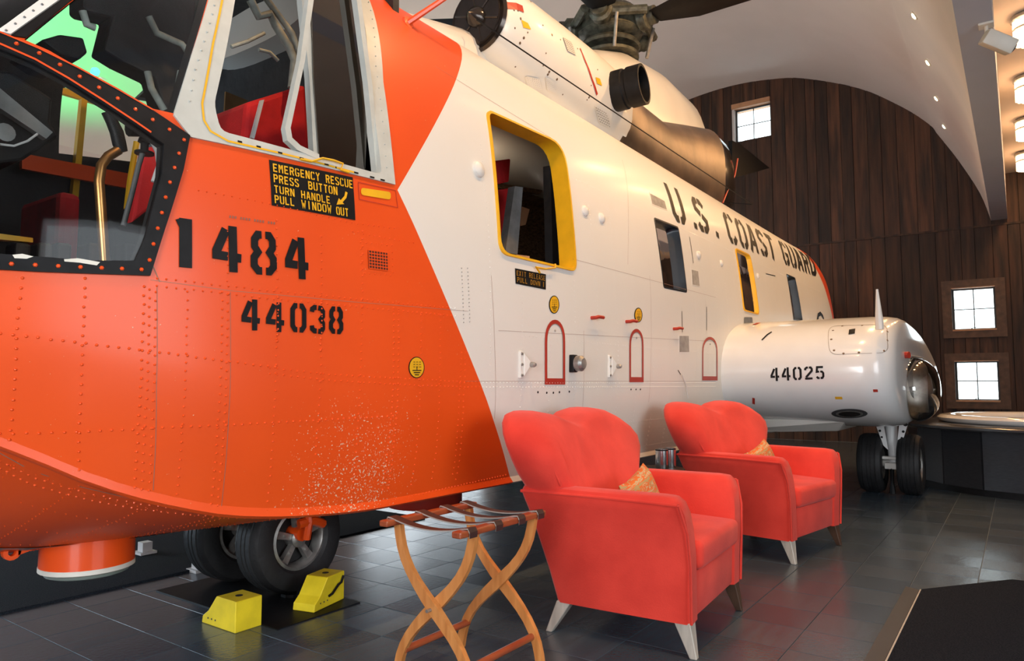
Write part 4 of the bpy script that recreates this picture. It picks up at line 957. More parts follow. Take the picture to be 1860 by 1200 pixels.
# ---- engine cowling, intakes, exhaust, pylon
for sgn in (-1, 1):
    yc = lambda y: YC+sgn*(YC-y)
    mb = MB(); rs = []
    for x, y, z, hw, hh in ((3.45, 2.72, 3.38, .20, .21), (3.52, 2.73, 3.38, .255, .255), (3.8, 2.76, 3.36, .31, .31), (4.2, 2.79, 3.33, .35, .355), (4.8, 2.82, 3.31, .37, .39), (5.15, 2.84, 3.30, .37, .40), (5.2, 2.84, 3.30, .35, .385)):
        rs.append(sring(x, yc(y), z, hw, hh, 2.2, 32))
    o = hpart(loft(mb, rs), 'engine_cowling', M['white'], 40)
    if sgn == -1: CB = BVHTree.FromPolygons([Vector(v) for v in mb.v], mb.f)
    mb = MB().lathe([(.205, -.035), (.225, -.01), (.21, .01), (.185, -.0), (.18, .02)], (3.44, yc(2.72), 3.38), (-1, 0, 0), 32); hpart(mb, 'intake_lip', M['darkgloss'], 40, parent=o)
    hpart(MB().lathe([(.185, 0), (.183, .006)], (3.43, yc(2.72), 3.38), (-1, 0, 0), 32), 'intake_mouth', M['darkgloss'], parent=o)
    hpart(MB().lathe([(.07, 0), (.06, .04), (.0001, .09)], (3.43, yc(2.72), 3.38), (-1, 0, 0), 20), 'intake_hub', M['darkgloss'], 40, parent=o)
    mb = MB()
    for k in range(6):
        a = k*pi/3+.3; mb.tube([(3.42, yc(2.72)+.07*cos(a), 3.38+.07*sin(a)), (3.42, yc(2.72)+.18*cos(a), 3.38+.18*sin(a))], .008, 6)
    hpart(mb, 'intake_vanes', M['darkgloss'], parent=o)
    rs = [sring(x, yc(y), z, hw, hh, 2.6, 32) for x, y, z, hw, hh in ((5.1, 2.84, 3.28, .345, .38), (5.6, 2.86, 3.22, .34, .36), (6.2, 2.87, 3.22, .33, .36), (6.9, 2.88, 3.30, .33, .46), (7.65, 2.88, 3.40, .33, .54))]
    hpart(loft(MB(), rs), 'exhaust_fairing', M['exh'], 40)
    rs = [sring(x, yc(y), z, hw, hh, 2.4, 32) for x, y, z, hw, hh in ((7.65, 2.88, 3.40, .332, .542), (7.95, 2.88, 3.40, .325, .53), (8.16, 2.89, 3.39, .28, .46), (8.28, 2.9, 3.38, .19, .32), (8.33, 2.9, 3.38, .06, .1))]
    hpart(loft(MB(), rs), 'fairing_end_cap', M['darkgloss'], 50)
    ex = atY(2.50, 1112, 168) if sgn == -1 else Vector((5.1, yc(2.5), 3.45))
    hpart(MB().lathe([(.145, -.05), (.155, .02), (.155, .11), (.145, .12), (.145, .14), (.155, .15), (.155, .26), (.135, .26), (.13, .08)], (ex.x, ex.y+sgn*-.0, ex.z), (.12, sgn*1.0, .06), 28), 'exhaust_pipe', M['black'], 35)
CS = Surf(CB, 1)
# fore cowling saddle between the nacelles
rs = [sring(x, YC, z, hw, hh, 2.6, 32) for x, z, hw, hh in ((2.2, 3.0, .5, .14), (2.8, 3.02, .62, .22), (3.5, 3.1, .6, .34), (5.2, 3.2, .6, .42), (8.0, 3.2, .55, .40))]
hpart(loft(MB(), rs), 'roof_fairing', M['white'], 40)
rs = [sring(x, YC, z, hw, hh, 2.3, 36) for x, z, hw, hh in ((5.0, 3.5, .2, .25), (5.3, 3.55, .34, .40), (5.75, 3.65, .44, .58), (6.25, 3.70, .48, .70), (7.0, 3.74, .5, .75), (7.8, 3.74, .48, .72), (8.2, 3.72, .40, .60), (8.42, 3.70, .26, .40), (8.5, 3.7, .08, .14))]
hpart(loft(MB(), rs), 'rotor_pylon', M['white'], 40)
def cpp(*pts): return [CS.px(*p) for p in pts]
def tryc(fn):
    try: fn()
    except Exception as e: print('skip', e)
def _c1():
    mb = MB(); ribbon(mb, CS, cpp((1053, 88), (1062, 110), (1075, 145), (1084, 172)), .02, .004); hpart(mb, 'cowling_band', M['red'])
def _c2():
    for q in (((955, 138), (978, 143), (984, 165), (962, 160)), ((990, 140), (1005, 148), (1010, 168), (994, 162)), ((1022, 68), (1038, 78), (1045, 100), (1030, 92)), ((1079, 192), (1100, 204), (1108, 232), (1088, 222))):
        p = cpp(*q); mb = MB(); TL, TR, BR, BL = map(Vector, p)
        for k in range(7): ribbon(mb, CS, [TL.lerp(TR, k/6), BL.lerp(BR, k/6)], .006, .008)
        for k in range(7): ribbon(mb, CS, [TL.lerp(BL, k/6), TR.lerp(BR, k/6)], .006, .008)
        hpart(fill(CS, dense(p, 2), .003, 1), 'vent_backing', M['shadegrey']); hpart(mb, 'cowling_vent', M['white'])
def _c3():
    for q in (((946, 36), (958, 42), (964, 54), (950, 50)), ((1081, 140), (1089, 143), (1093, 156), (1084, 152))): hpart(fill(CS, dense(cpp(*q), 2), .004, 1), 'yellow_tab', M['yellow'])
def _c4():
    mb = MB(); 
    for k in range(46):
        u = random.uniform(930, 1090); v = random.uniform(-10, 250)
        h = CB.ray_cast(EYE, ray(u, v))
        if h[0] and h[0].z > 3.08: rivet(mb, CS, (h[0].x, h[0].z), random.choice((.006, .01)), .003, .001)
    hpart(mb, 'cowling_fasteners', M['exh'], kind='stuff')
def _c5():
    mb = MB(); ribbon(mb, CS, cpp((918, 10), (950, 17)), .045, .004); hpart(mb, 'cowling_band', M['red'])
for f_ in (_c1, _c2, _c3, _c4, _c5): tryc(f_)
hpart(MB().tube([(3.3, 2.62, 3.28), (3.3, 2.36, 3.06), (5.5, 2.34, 3.04), (7.9, 2.34, 3.045), (7.9, 2.6, 3.1)], .005, 6), 'antenna_wire', M['black'])
mb = MB().tube([atY(2.57, *p) for p in ((1340, 288), (1335, 318), (1322, 345), (1313, 368))], .009, 6); hpart(mb, 'red_edge_strip', M['red'])
# step/hinge fixtures along the cowling foot
for u, v in ((905, 95), (1045, 210), (1120, 255), (1290, 345)):
    c = HS.pt(*HS.px(u, min(v+14, 400)), 0) if False else None
# dark pointed plate behind the fairing
A = [atY(3.3, *p) for p in ((1330, 255), (1345, 262), (1398, 305), (1345, 320), (1330, 322))]; hpart(MB().prism(A, (0, .06, 0)), 'dark_plate', M['black'])
# ---- rotor head
HX = 6.36; HZ = 4.50
mb = MB().lathe([(.30, 0), (.30, .03), (.16, .05), (.14, .18), (.30, .21), (.33, .24), (.33, .28), (.2, .3)], (HX, YC, HZ-.12), (0, 0, 1), 28); hpart(mb, 'rotor_mast', M['hub'], 35)
hpart(MB().lathe([(.30, 0), (.32, .02), (.30, .05), (.15, .06)], (HX, YC, HZ-.02), (0, 0, 1), 28), 'swashplate', M['hub'], 35)
hpart(MB().lathe([(.30, 0), (.34, .03), (.34, .22), (.28, .28), (.14, .34), (.0001, .36)], (HX, YC, HZ+.10), (0, 0, 1), 28), 'rotor_hub', M['hub'], 35)
for k in range(5):
    a = radians(-92+72*k); d = Vector((cos(a), sin(a), 0)); n_ = Vector((-sin(a), cos(a), 0)); c = Vector((HX, YC, HZ+.20))
    hpart(MB().tube([c+d*.22, c+d*.32, c+d*.36, c+d*.44, c+d*.46, c+d*.52], [.08, .08, .12, .12, .09, .09], 14), 'blade_sleeve', M['hub'], 40)
    hpart(MB().tube([c+d*.42+n_*.16+Vector((0, 0, -.05)), c+d*.36+n_*.12+Vector((0, 0, -.36))], .018, 8), 'pitch_link', M['alu'])
    hpart(MB().tube([c+d*.5-n_*.14, c+d*.30-n_*.26, c+d*.18-n_*.34], .045, 8), 'damper', M['hub'], 40)
    if k in (1, 2): continue   # two of the five blades are dismounted
    mb = MB(); L0, L1 = .5, 2.3
    P0 = [(-.10, 0), (-.05, .04), (.05, .035), (.16, 0), (.05, -.03), (-.05, -.035)]; P1 = [(x*1.9, z*1.1) for x, z in P0]
    rs = [[tuple(c+d*L+n_*x+Vector((0, 0, z-dz))) for x, z in P] for L, P, dz in ((L0, P0, 0), (.85, P1, .0), (L1, P1, .03))]
    hpart(loft(mb, rs), 'rotor_blade', M['black'], 40)
# ---- sponson
def spon_ring(y, sc, xo=0):
    out = []; n = 48; zc = 1.158; hz = .480*sc
    for k in range(n):
        a = 2*pi*k/n; c, s_ = cos(a), sin(a)
        if c < 0: x = 7.0-.97*sc*abs(c)**.95; z = zc+hz*math.copysign(abs(s_)**.85, s_)
        else: x = 7.0+3.0*sc*abs(c)**.8; z = zc-.02*c+hz*math.copysign(abs(s_)**.85, s_)*(1-.45*c**1.3)
        out.append((x+xo, y, z))
    return out
mb = MB(); rs = [spon_ring(y, s_, xo) for y, s_, xo in ((2.4, 1, 0), (1.4, 1, .0), (1.02, 1, .01), (.91, .99, .02), (.84, .965, .05), (.80, .92, .08), (.78, .86, .12), (.77, .5, .3), (.77, .1, .3))]
loft(mb, rs); spon = hpart(mb, 'sponson', M['sandbag'], 50); SB = BVHTree.FromPolygons([Vector(v) for v in mb.v], mb.f); SS = Surf(SB, 0, 0)
mb = MB()
for i_, ch_ in enumerate('44025'):
    ua = 1399+20.5*i_; hpart(text(MB(), SS, ch_, [(ua, 668-.8*i_), (ua+16, 667.5-.8*i_), (ua+17, 691.5-.9*i_), (ua+1, 692-.9*i_)], th=.95, off=.004), 'sponson_digit', M['black'], parent=spon)
mb = MB()
ribbon(mb, SS, rounded(pp(SS, (1507, 592), (1613, 590), (1614, 641), (1508, 644)), .06), .004, .002, closed=True); hpart(mb, 'access_panel_seam', M['shadegrey'], parent=spon)
mb = MB()
for u, v in ((1513, 600), (1510, 616), (1515, 636), (1532, 642), (1560, 640), (1606, 637), (1612, 618), (1612, 602), (1566, 591), (1530, 592)): rivet(mb, SS, SS.px(u, v), .010, .004)
hpart(mb, 'panel_screws', M['exh'], kind='stuff', parent=spon)
mb = MB(); ribbon(mb, SS, pp(SS, (1548, 598), (1547, 607)), .045, .004); ribbon(mb, SS, pp(SS, (1384, 618), (1394, 608), (1402, 603)), .014, .004); hpart(mb, 'dark_marks', M['black'], kind='stuff', parent=spon)
mb = MB(); ribbon(mb, SS, pp(SS, (1369, 722), (1369, 733)), .02, .004); ribbon(mb, SS, pp(SS, (1586, 709), (1594, 709)), .02, .004); ribbon(mb, SS, pp(SS, (1371, 588), (1377, 588)), .03, .004); hpart(mb, 'red_marks', M['red'], kind='stuff', parent=spon)
mb = MB(); ribbon(mb, SS, pp(SS, (1517, 722), (1530, 722)), .02, .004); hpart(mb, 'yellow_mark', M['yellow'])
def patch_loop(u, v, ru, rv): return [SS.px(u+ru*cos(a*pi/14), v+rv*sin(a*pi/14)) for a in range(28)]
try:
    hpart(fill(SS, patch_loop(1543, 750, 33, 8.5), .004, 2), 'landing_light_ring', M['sash'], parent=spon); hpart(fill(SS, patch_loop(1543, 750, 25, 6), .007, 2), 'landing_light_rim', M['alu'], parent=spon); hpart(fill(SS, patch_loop(1543, 750, 20, 4.5), .010, 2), 'landing_light', M['darkgloss'], parent=spon)
except ValueError as e: print('light', e)
c = Vector((7.3, .86, 1.62)); tip = atY(.86, 1593, 525); base = atY(.86, 1597, 584)
hpart(MB().tube([base-Vector((0, 0, .06)), base, tip], [.03, .03, .008], 8), 'sponson_antenna', M['white'], parent=spon)
# clear dome on the outboard face
rs = []
dc = Vector((7.25, .77, 1.00))
for k in range(9):
    a = k/8*pi/2; sc_ = cos(a) if k < 8 else .02; rs.append([(dc.x+.52*sc_**.7*cos(t*pi/14), dc.y-.20*sin(a), dc.z+.285*sc_**.7*sin(t*pi/14)) for t in range(28)])
dome = hpart(loft(MB(), rs, True), 'clear_side_dome', M['domeglass'], 60)
hpart(MB().box(7.2, 7.26, .66, .77, .80, 1.2), 'dome_rib', M['alu']); hpart(MB().tube([(6.75, .81, 1.29), (6.72, .74, 1.29)], .028, 8), 'red_tip_light', M['red'])
hpart(MB().tube([(6.85, .75, 1.285), (7.6, .73, 1.285)], .014, 8), 'dome_hinge', M['alu'])
# stub bracket under the sponson
hpart(MB().hexa([(6.7, 1.3, .64), (9.2, 1.3, .64), (9.2, 2.3, .60), (6.5, 2.3, .60), (6.5, 1.2, .74), (9.3, 1.2, .74), (9.3, 2.35, .74), (6.4, 2.35, .74)]), 'sponson_fairing', M['white'], bevel=.02)
# ---- landing gear
def wheel(cx, cy, cz, r, wd, face, n=40):
    t = MB(); k = wd/2
    pr = [(r*.56, -k*.75), (r*.62, -k*.92), (r*.80, -k*1.0), (r*.92, -k*.9), (r*.985, -k*.62), (r*.985, -k*.56), (r*.972, -k*.54), (r*.972, -k*.5), (r*.998, -k*.47), (r*.998, -k*.20), (r*.984, -k*.18), (r*.984, -k*.12), (r, -k*.1), (r, k*.1), (r*.984, k*.12), (r*.984, k*.18), (r*.998, k*.2), (r*.998, k*.47), (r*.972, k*.5), (r*.972, k*.54), (r*.985, k*.56), (r*.985, k*.62), (r*.92, k*.9), (r*.80, k), (r*.62, k*.92), (r*.56, k*.75)]
    t.lathe(pr, (cx, cy, cz), (0, 1, 0), n, True); ty = hpart(t, 'tyre', M['rubber'], 35)
    h = MB(); f = face
    h.lathe([(r*.57, f*k*.2), (r*.57, f*k*.78), (r*.52, f*k*.82), (r*.49, f*k*.7), (r*.46, f*k*.3), (r*.46, f*k*.2)], (cx, cy, cz), (0, 1, 0), n, True)
    h.lathe([(r*.16, f*k*.1), (r*.16, f*k*.75), (r*.12, f*k*.82)], (cx, cy, cz), (0, 1, 0), 20)
    for j in range(5):
        a = j*2*pi/5+.35; d = Vector((cos(a), 0, sin(a))); q = Vector((-sin(a), 0, cos(a))); c = Vector((cx, cy, cz)); y0 = Vector((0, f*k*.35, 0)); y1 = Vector((0, f*k*.62, 0))
        h.hexa([c+d*r*.13-q*r*.05+y0, c+d*r*.48-q*r*.09+y0, c+d*r*.48+q*r*.09+y0, c+d*r*.13+q*r*.05+y0, c+d*r*.13-q*r*.05+y1, c+d*r*.48-q*r*.07+y1, c+d*r*.48+q*r*.07+y1, c+d*r*.13+q*r*.05+y1])
        h.lathe([(r*.03, f*k*.55), (r*.03, f*k*.7)], c+d*r*.3, (0, 1, 0), 8)
    rim = hpart(h, 'wheel_rim', M['alu'], 35, parent=ty); hpart(MB().lathe([(r*.47, -.01), (r*.47, .01)], (cx, cy, cz), (0, 1, 0), 24), 'brake_disc', M['inside'], parent=ty)
NR = .272; nx_ = 2.335
wheel(nx_, 3.05, NR+.006, NR, .20, -1); wheel(nx_-.02, 3.47, NR+.006, NR, .20, -1)
hpart(MB().tube([(nx_, 2.95, NR+.03), (nx_, 3.57, NR+.03)], .035, 12), 'nose_axle', M['orange'], 40)
hpart(MB().tube([(nx_-.01, 3.26, NR), (nx_+.02, 3.27, .60)], .06, 14), 'nose_strut', M['white'], 40)
mb = MB(); c = Vector((nx_, 2.92, NR+.07)); mb.tube([c+Vector((-.05, 0, .02)), c+Vector((.02, -.02, .03)), c+Vector((.10, 0, .0))], .024, 8); mb.tube([c+Vector((0, 0, -.06)), c+Vector((0, -.02, .03)), c+Vector((.0, .0, .14))], .02, 8); mb.tube([c+Vector((.05, 0, .03)), c+Vector((.08, 0, .14))], .012, 6)
hpart(mb, 'tow_fitting', M['orange'], 40)
mb = MB(); mb.tube([(nx_-.02, 2.99, .0055), (nx_-.02, 2.99, .02)], .06, 10); mb.tube([(nx_-.02, 2.90, .02), (nx_-.02, 2.93, .06)], [.05, .02], 6)
hpart(mb, 'wheel_jack_pad', M['black'])
MX = 7.80; 
wheel(MX, .88, .285, .285, .20, -1); wheel(MX, 1.21, .285, .285, .22, -1)
hpart(MB().tube([(MX, .80, .285), (MX, 1.29, .285)], .035, 10), 'main_axle', M['white'])
hpart(MB().tube([(MX, 1.02, .25), (MX-.02, 1.03, .5), (MX-.04, 1.04, .95)], [.045, .05, .065], 14), 'main_strut', M['sandbag'], 40)
mb = MB(); x = MX-.12
for s_ in (-1, 1):
    top = [(1.02+s_*.19, .84), (1.02+s_*.09, .84)]; bot = [(1.02+s_*.035, .42), (1.02+s_*.075, .46)]
    mb.prism([(x, top[0][0], top[0][1]), (x, top[1][0], top[1][1]), (x, bot[0][0], bot[0][1]), (x, bot[1][0], bot[1][1])], (.03, 0, 0))
hpart(mb, 'side_brace', M['sandbag']); mb = MB()
for s_ in (-1, 1):
    for dy, z, r in ((.14, .75, .028), (.12, .67, .02), (.10, .60, .012), (.085, .54, .01)): mb.lathe([(r, 0), (r, .004)], (x-.002, 1.02+s_*dy, z), (-1, 0, 0), 14)
hpart(mb, 'lightening_holes', M['black'])
mb = MB().box(x-.02, x+.08, .97, 1.09, .24, .30); mb.box(x-.02, x+.06, .95, 1.11, .33, .36); hpart(mb, 'torque_link', M['white'], bevel=.008)
hpart(MB().tube([(x, 1.03, .25), (x-.01, 1.03, .12), (x, 1.03, .012)], [.02, .015, .03], 8), 'tie_down', M['black'])
# main gear of the other side
wheel(MX, 5.6, .285, .285, .22, -1); hpart(MB().tube([(MX, 5.5, .285), (MX, 5.3, .9)], .06, 10), 'main_strut', M['white'])
rs = [[(a, 2*YC-b, c) for a, b, c in spon_ring(y, s_, xo)] for y, s_, xo in ((2.4, 1, 0), (.98, .995, .02), (.78, .94, .10), (.70, .78, .22), (.70, .1, .3))]
hpart(loft(MB(), rs), 'sponson', M['sandbag'], 50)

# ================================================================== FURNITURE
def pillow(outline, layers, sheary=lambda x, z: 0):
    """outline in xz (local), layers (y, scale)"""
    cx = sum(p[0] for p in outline)/len(outline); cz = sum(p[1] for p in outline)/len(outline)
    rs = [[(cx+(x-cx)*s_, y+sheary(x, cz+(z-cz)*s_), cz+(z-cz)*s_) for x, z in outline] for y, s_ in layers]
    return loft(MB(), rs)
def armchair():
    t = empty('armchair')
    # tub body
    MB().hexa([(-.36, -.27, .13), (.36, -.27, .13), (.36, .30, .13), (-.36, .30, .13), (-.365, -.275, .31), (.365, -.275, .31), (.38, .33, .31), (-.38, .33, .31)]).build('seat_base', M['suede'], t, 40, bevel=.012)
    for s_ in (-1, 1):
        a = lambda x: s_*x
        pts = []
        # arm lofted from bottom to top: outer face flares, front edge scrolls back
        rs = []
        for z, xo, xi, yf, yb in ((.13, .372, .27, -.285, .30), (.25, .380, .275, -.287, .335), (.38, .396, .285, -.290, .375), (.48, .412, .30, -.287, .405), (.55, .428, .31, -.278, .43), (.59, .440, .315, -.262, .44), (.612, .433, .33, -.24, .43), (.618, .41, .355, -.21, .42)):
            c_ = .022
            r_ = [(a(xi), yf+c_, z), (a(xi+c_*.6), yf+.004, z), (a(xo-c_*.8), yf, z), (a(xo), yf+c_, z), (a(xo+.004), (yf+yb)/2, z), (a(xo), yb-c_, z), (a(xo-c_), yb, z), (a(xi), yb, z)]
            rs.append(r_)
        loft(MB(), rs).build('arm', M['suede'], t, 50)
        MB().tube([(a(.440), -.262, .588), (a(.444), .05, .594), (a(.440), .43, .592)], .007, 6).build('arm_piping', M['suede'], t, 60)
        MB().tube([(a(.376), -.286, .135), (a(.39), -.292, .35), (a(.412), -.289, .48), (a(.440), -.264, .588)], .006, 6).build('arm_piping', M['suede'], t, 60)
    # seat cushion, front apron
    MB().hexa([(-.285, -.305, .315), (.285, -.305, .315), (.29, .17, .315), (-.29, .17, .315), (-.29, -.31, .43), (.29, -.31, .43), (.295, .19, .45), (-.295, .19, .45)]).build('seat_cushion', M['suede'], t, 50, bevel=.03, seg=4)
    # backrest with two humps and rolled wings
    half = [(0, .868), (.04, .872), (.10, .893), (.19, .918), (.29, .930), (.38, .920), (.455, .888), (.51, .842), (.535, .79), (.525, .73), (.492, .67), (.445, .61), (.40, .54), (.375, .45), (.355, .36), (.34, .30), (.2, .29)]
    out = half+[(-x, z) for x, z in half[::-1][:-1]]
    out = [p for i, p in enumerate(out) if i == 0 or p != out[i-1]]
    sh = lambda x, z: .215+(z-.35)*.42+.10*max(0, z-.74)*2-.05*(abs(x)/.5)**2*max(0, min(1, (z-.5)/.3))
    pillow(out, [(-.10, .80), (-.09, .90), (-.06, .965), (-.02, .995), (.04, 1), (.085, .985), (.11, .95), (.12, .88)], sh).build('backrest', M['suede'], t, 60)
    for s_ in (-1, 1):
        P = [(s_*x, sh(x, z)-.075, z) for x, z in ((.43, .625), (.462, .68), (.487, .74), (.488, .785), (.463, .83))]
        MB().tube(P, .006, 6).build('backrest_seam', M['suede'], t, 60)
    for sx in (-1, 1):
        for sy in (-1, 1):
            x0 = sx*.335; y0 = .01+sy*.255; x1 = sx*(.345 if sy < 0 else .36); y1 = -.285 if sy < 0 else .335
            w0, w1 = .033, .014
            MB().hexa([(x1-w1, y1-w1, 0), (x1+w1, y1-w1, 0), (x1+w1, y1+w1, 0), (x1-w1, y1+w1, 0), (x0-w0, y0-w0, .135), (x0+w0, y0-w0, .135), (x0+w0, y0+w0, .135), (x0-w0, y0+w0, .135)]).build('leg', M['leg'] if sx < 0 else M['leg_shaded'], t, 0, bevel=.003, seg=1)  # left legs get the lit colour, right legs the shaded one
    return t
ch1 = armchair(); ch2 = copy_tree(ch1)
ch1.location = (3.015, 1.37, 0); ch1.rotation_euler.z = radians(4.0); ch2.location = (4.80, 1.345, 0); ch2.rotation_euler.z = radians(-9.5)
tag(ch1, 'coral red suede armchair nearest the folding luggage rack', 'armchair', 'red armchairs beside the helicopter')
tag(ch2, 'coral red suede armchair further back, beside the white side pod', 'armchair', 'red armchairs beside the helicopter')
def throw_pillow(loc, rz, tilt, roll, label):
    n = 12; g_ = []; hw = .150
    vs = []; fs = []
    for side in (1, -1):
        for i in range(n+1):
            for j in range(n+1):
                a = 2*i/n-1; b = 2*j/n-1; pin = 1-.10*(1-a*a*.9)*abs(b)**3-.0; pin2 = 1-.10*(1-b*b*.9)*abs(a)**3
                x = a*hw*pin2; z = b*hw*pin; y = side*.055*((1-a**4)*(1-b**4))**.5; vs.append((x, y, z))
    N_ = (n+1)**2
    for s_ in range(2):
        for i in range(n):
            for j in range(n):
                q = (s_*N_+i*(n+1)+j, s_*N_+(i+1)*(n+1)+j, s_*N_+(i+1)*(n+1)+j+1, s_*N_+i*(n+1)+j+1); fs.append(q if s_ else q[::-1])
    o = MB().add(vs, fs).build('throw_pillow', M['cushion'], None, 60)
    o.location = loc; o.rotation_euler = (tilt, roll, rz); tag(o, label, 'cushion', 'orange patterned cushions in the armchairs'); return o
def inchair(ch, p): return Matrix.Translation(ch.location) @ Matrix.Rotation(ch.rotation_euler.z, 4, 'Z') @ Vector(p)
throw_pillow(inchair(ch1, (-.03, .035, .508)), ch1.rotation_euler.z, radians(-16), radians(-14), 'small orange and gold striped cushion in the nearer armchair')
throw_pillow(inchair(ch2, (-.04, .035, .508)), ch2.rotation_euler.z, radians(-16), radians(-16), 'small orange and gold striped cushion in the further armchair')
# luggage rack
rk = empty('luggage_rack', (2.08, 1.69, 0)); tag(rk, 'folding wooden luggage rack with brown leather straps beside the near armchair', 'rack')
LX = (-.185, .215); RZ = .545
def sleg(y_top, y_bot, x, wd=.032, th=.02):
    cs = []
    for k in range(15):
        t = k/14; z = RZ*(1-t)-.0; s_ = (1-2*t)
        y = y_top+(y_bot-y_top)*(.5-.5*math.copysign(abs(s_)**1.0, s_)); y += -.042*sin(2*pi*t)*(1 if y_bot > y_top else -1)
        cs.append((y, z, wd*(1+.35*math.exp(-((t-.5)/.12)**2))))
    rs = []
    for i, (y, z, w_) in enumerate(cs):
        y0, z0 = cs[max(i-1, 0)][:2]; y1, z1 = cs[min(i+1, 14)][:2]; d = Vector((y1-y0, z1-z0)).normalized(); nn = Vector((-d.y, d.x))*w_/2
        if i in (0, 14): nn = Vector((math.copysign(w_/2, nn.x), 0))
        rs.append([(x-th/2, y-nn.x, z-nn.y), (x+th/2, y-nn.x, z-nn.y), (x+th/2, y+nn.x, z+nn.y), (x-th/2, y+nn.x, z+nn.y)])
    return loft(MB(), rs)
slegs = []
for i, x in enumerate(LX):
    dx = .0
    slegs.append(sleg(-.165, .185, x+.021*(1 if i == 0 else -1)).build('leg', M['wood'], rk, 50)); slegs.append(sleg(.165, -.185, x).build('leg', M['wood'], rk, 50))
    MB().lathe([(.006, -.03), (.006, .03)], (x, 0, RZ/2), (1, 0, 0), 10).build('pivot_bolt', M['alu'], rk)
for y in (-.168, .168): MB().box(-.262, .252, y-.02, y+.02, RZ, RZ+.022).build('top_rail', M['woodd'], rk, 0, bevel=.005)
for y, xx in ((-.150, (-.185, .215)), (.150, (-.165, .195))): MB().tube([(xx[0], y, .10), (xx[1], y, .10)], .0135, 10).build('stretcher', M['woodd'], rk, 40)
for x in (-.20, -.055, .085, .21):
    mb = MB(); n = 14; t = .0035; pts = []
    for k in range(n+1):
        u = k/n; y = -.168+.336*u; z = RZ+.0235-.022*(1-(2*u-1)**2); pts.append((y, z))
    pts = [(-.192, RZ-.004), (-.193, RZ+.012), (-.185, RZ+.025)]+pts+[(.185, RZ+.025), (.193, RZ+.012), (.192, RZ-.004)]
    rs = [[(x-.021, y, z), (x+.021, y, z), (x+.021, y, z+t), (x-.021, y, z+t)] for y, z in pts]
    loft(mb, rs).build('strap', M['strap'], rk, 0); 
    mb = MB(); rs = [[(x-.0222, y, z-.0005), (x-.021, y, z-.0005), (x-.021, y, z+t+.0005), (x-.0222, y, z+t+.0005)] for y, z in pts]; loft(mb, rs).build('strap_edge', M['stitch'], rk, 0)
# little dark table between the chairs with two steel tumblers
st_ = empty('side_table', (4.05, 1.80, 0)); tag(st_, 'low dark side table between the two armchairs', 'table')
ZT = .545
MB().lathe([(.15, 0), (.155, .006), (.155, .022), (.15, .026)], (0, 0, ZT-.026), (0, 0, 1), 28).build('table_top', M['black'], st_, 30)
MB().tube([(0, 0, .02), (0, 0, ZT-.02)], .02, 10).build('pedestal', M['black'], st_, 40); MB().lathe([(.13, 0), (.13, .01), (.03, .025)], (0, 0, 0), (0, 0, 1), 24).build('foot', M['black'], st_, 30)
for k, (u, v) in enumerate(((1210, 850), (1226, 850))):
    pass
def tumbler(x, y, lab):
    t = empty('tumbler', (x, y, ZT)); tag(t, lab, 'tumbler', 'steel tumblers on the side table')
    MB().lathe([(.036, 0), (.037, .004), (.037, .115), (.034, .115), (.034, .01)], (0, 0, 0), (0, 0, 1), 24).build('cup', M['steel'], t, 40)
    MB().lathe([(.0372, 0), (.0385, .003), (.0372, .008)], (0, 0, .106), (0, 0, 1), 24).build('rim_band', M['black'], t, 40); return t
tumbler(4.03, 1.77, 'left one of two brushed steel tumblers on the side table'); tumbler(4.125, 1.76, 'right one of two brushed steel tumblers on the side table')
# wheel chocks and plate
MB().box(1.96, 2.43, 2.63, 3.62, 0.0, .005).build('wheel_plate', M['black'])
tag(bpy.data.objects['wheel_plate'], 'thin black plate on the floor under the nose wheels', 'plate')
def chock(loc, rz, w_, L_, h, lab, strap=True):
    t = empty('wheel_chock', loc, rz); tag(t, lab, 'chock', 'yellow wheel chocks')
    P = [(0, 0), (L_, 0), (L_, h), (L_*.42, h), (L_*.30, h*.72), (L_*.18, h*.45), (L_*.02, h*.24)]
    MB().prism([(x, 0, z) for x, z in P], (0, w_, 0)).build('chock_body', M['yellow2'], t, 0, bevel=.003, seg=1)
    if strap: MB().tube([(L_*.45, -.004, h*.35), (L_*.55, -.008, h*.4), (L_*.75, -.008, h*.62), (L_*.85, -.008, h*.66), (L_*.92, -.008, h*.86)], .006, 6).build('strap_handle', M['black'], t, 40)
    MB().lathe([(.016, 0), (.016, .001)], (L_*.7, w_*.5, h), (0, 0, 1), 14).build('socket', M['inside'], t)
    mb = MB()
    for k in range(3): mb.lathe([(.004, 0), (.004, .001)], (L_*(.2+.11*k), -.001, h*.22), (0, -1, 0), 8)
    mb.build('bolt_marks', M['sash'], t); return t
c1 = chock((1.96, 3.0, 0), radians(-90), .13, .25, .13, 'yellow wheel chock standing clear in front of the nose wheel', False); 
c1.location = (1.83+.13, 2.99, 0); c1.rotation_euler.z = radians(-90)
c1.location = (1.83, 2.99, 0)
c2 = chock((2.19, 2.675, .0055), radians(14), .12, .235, .135, 'yellow wheel chock with black strap handle behind the nose wheel')
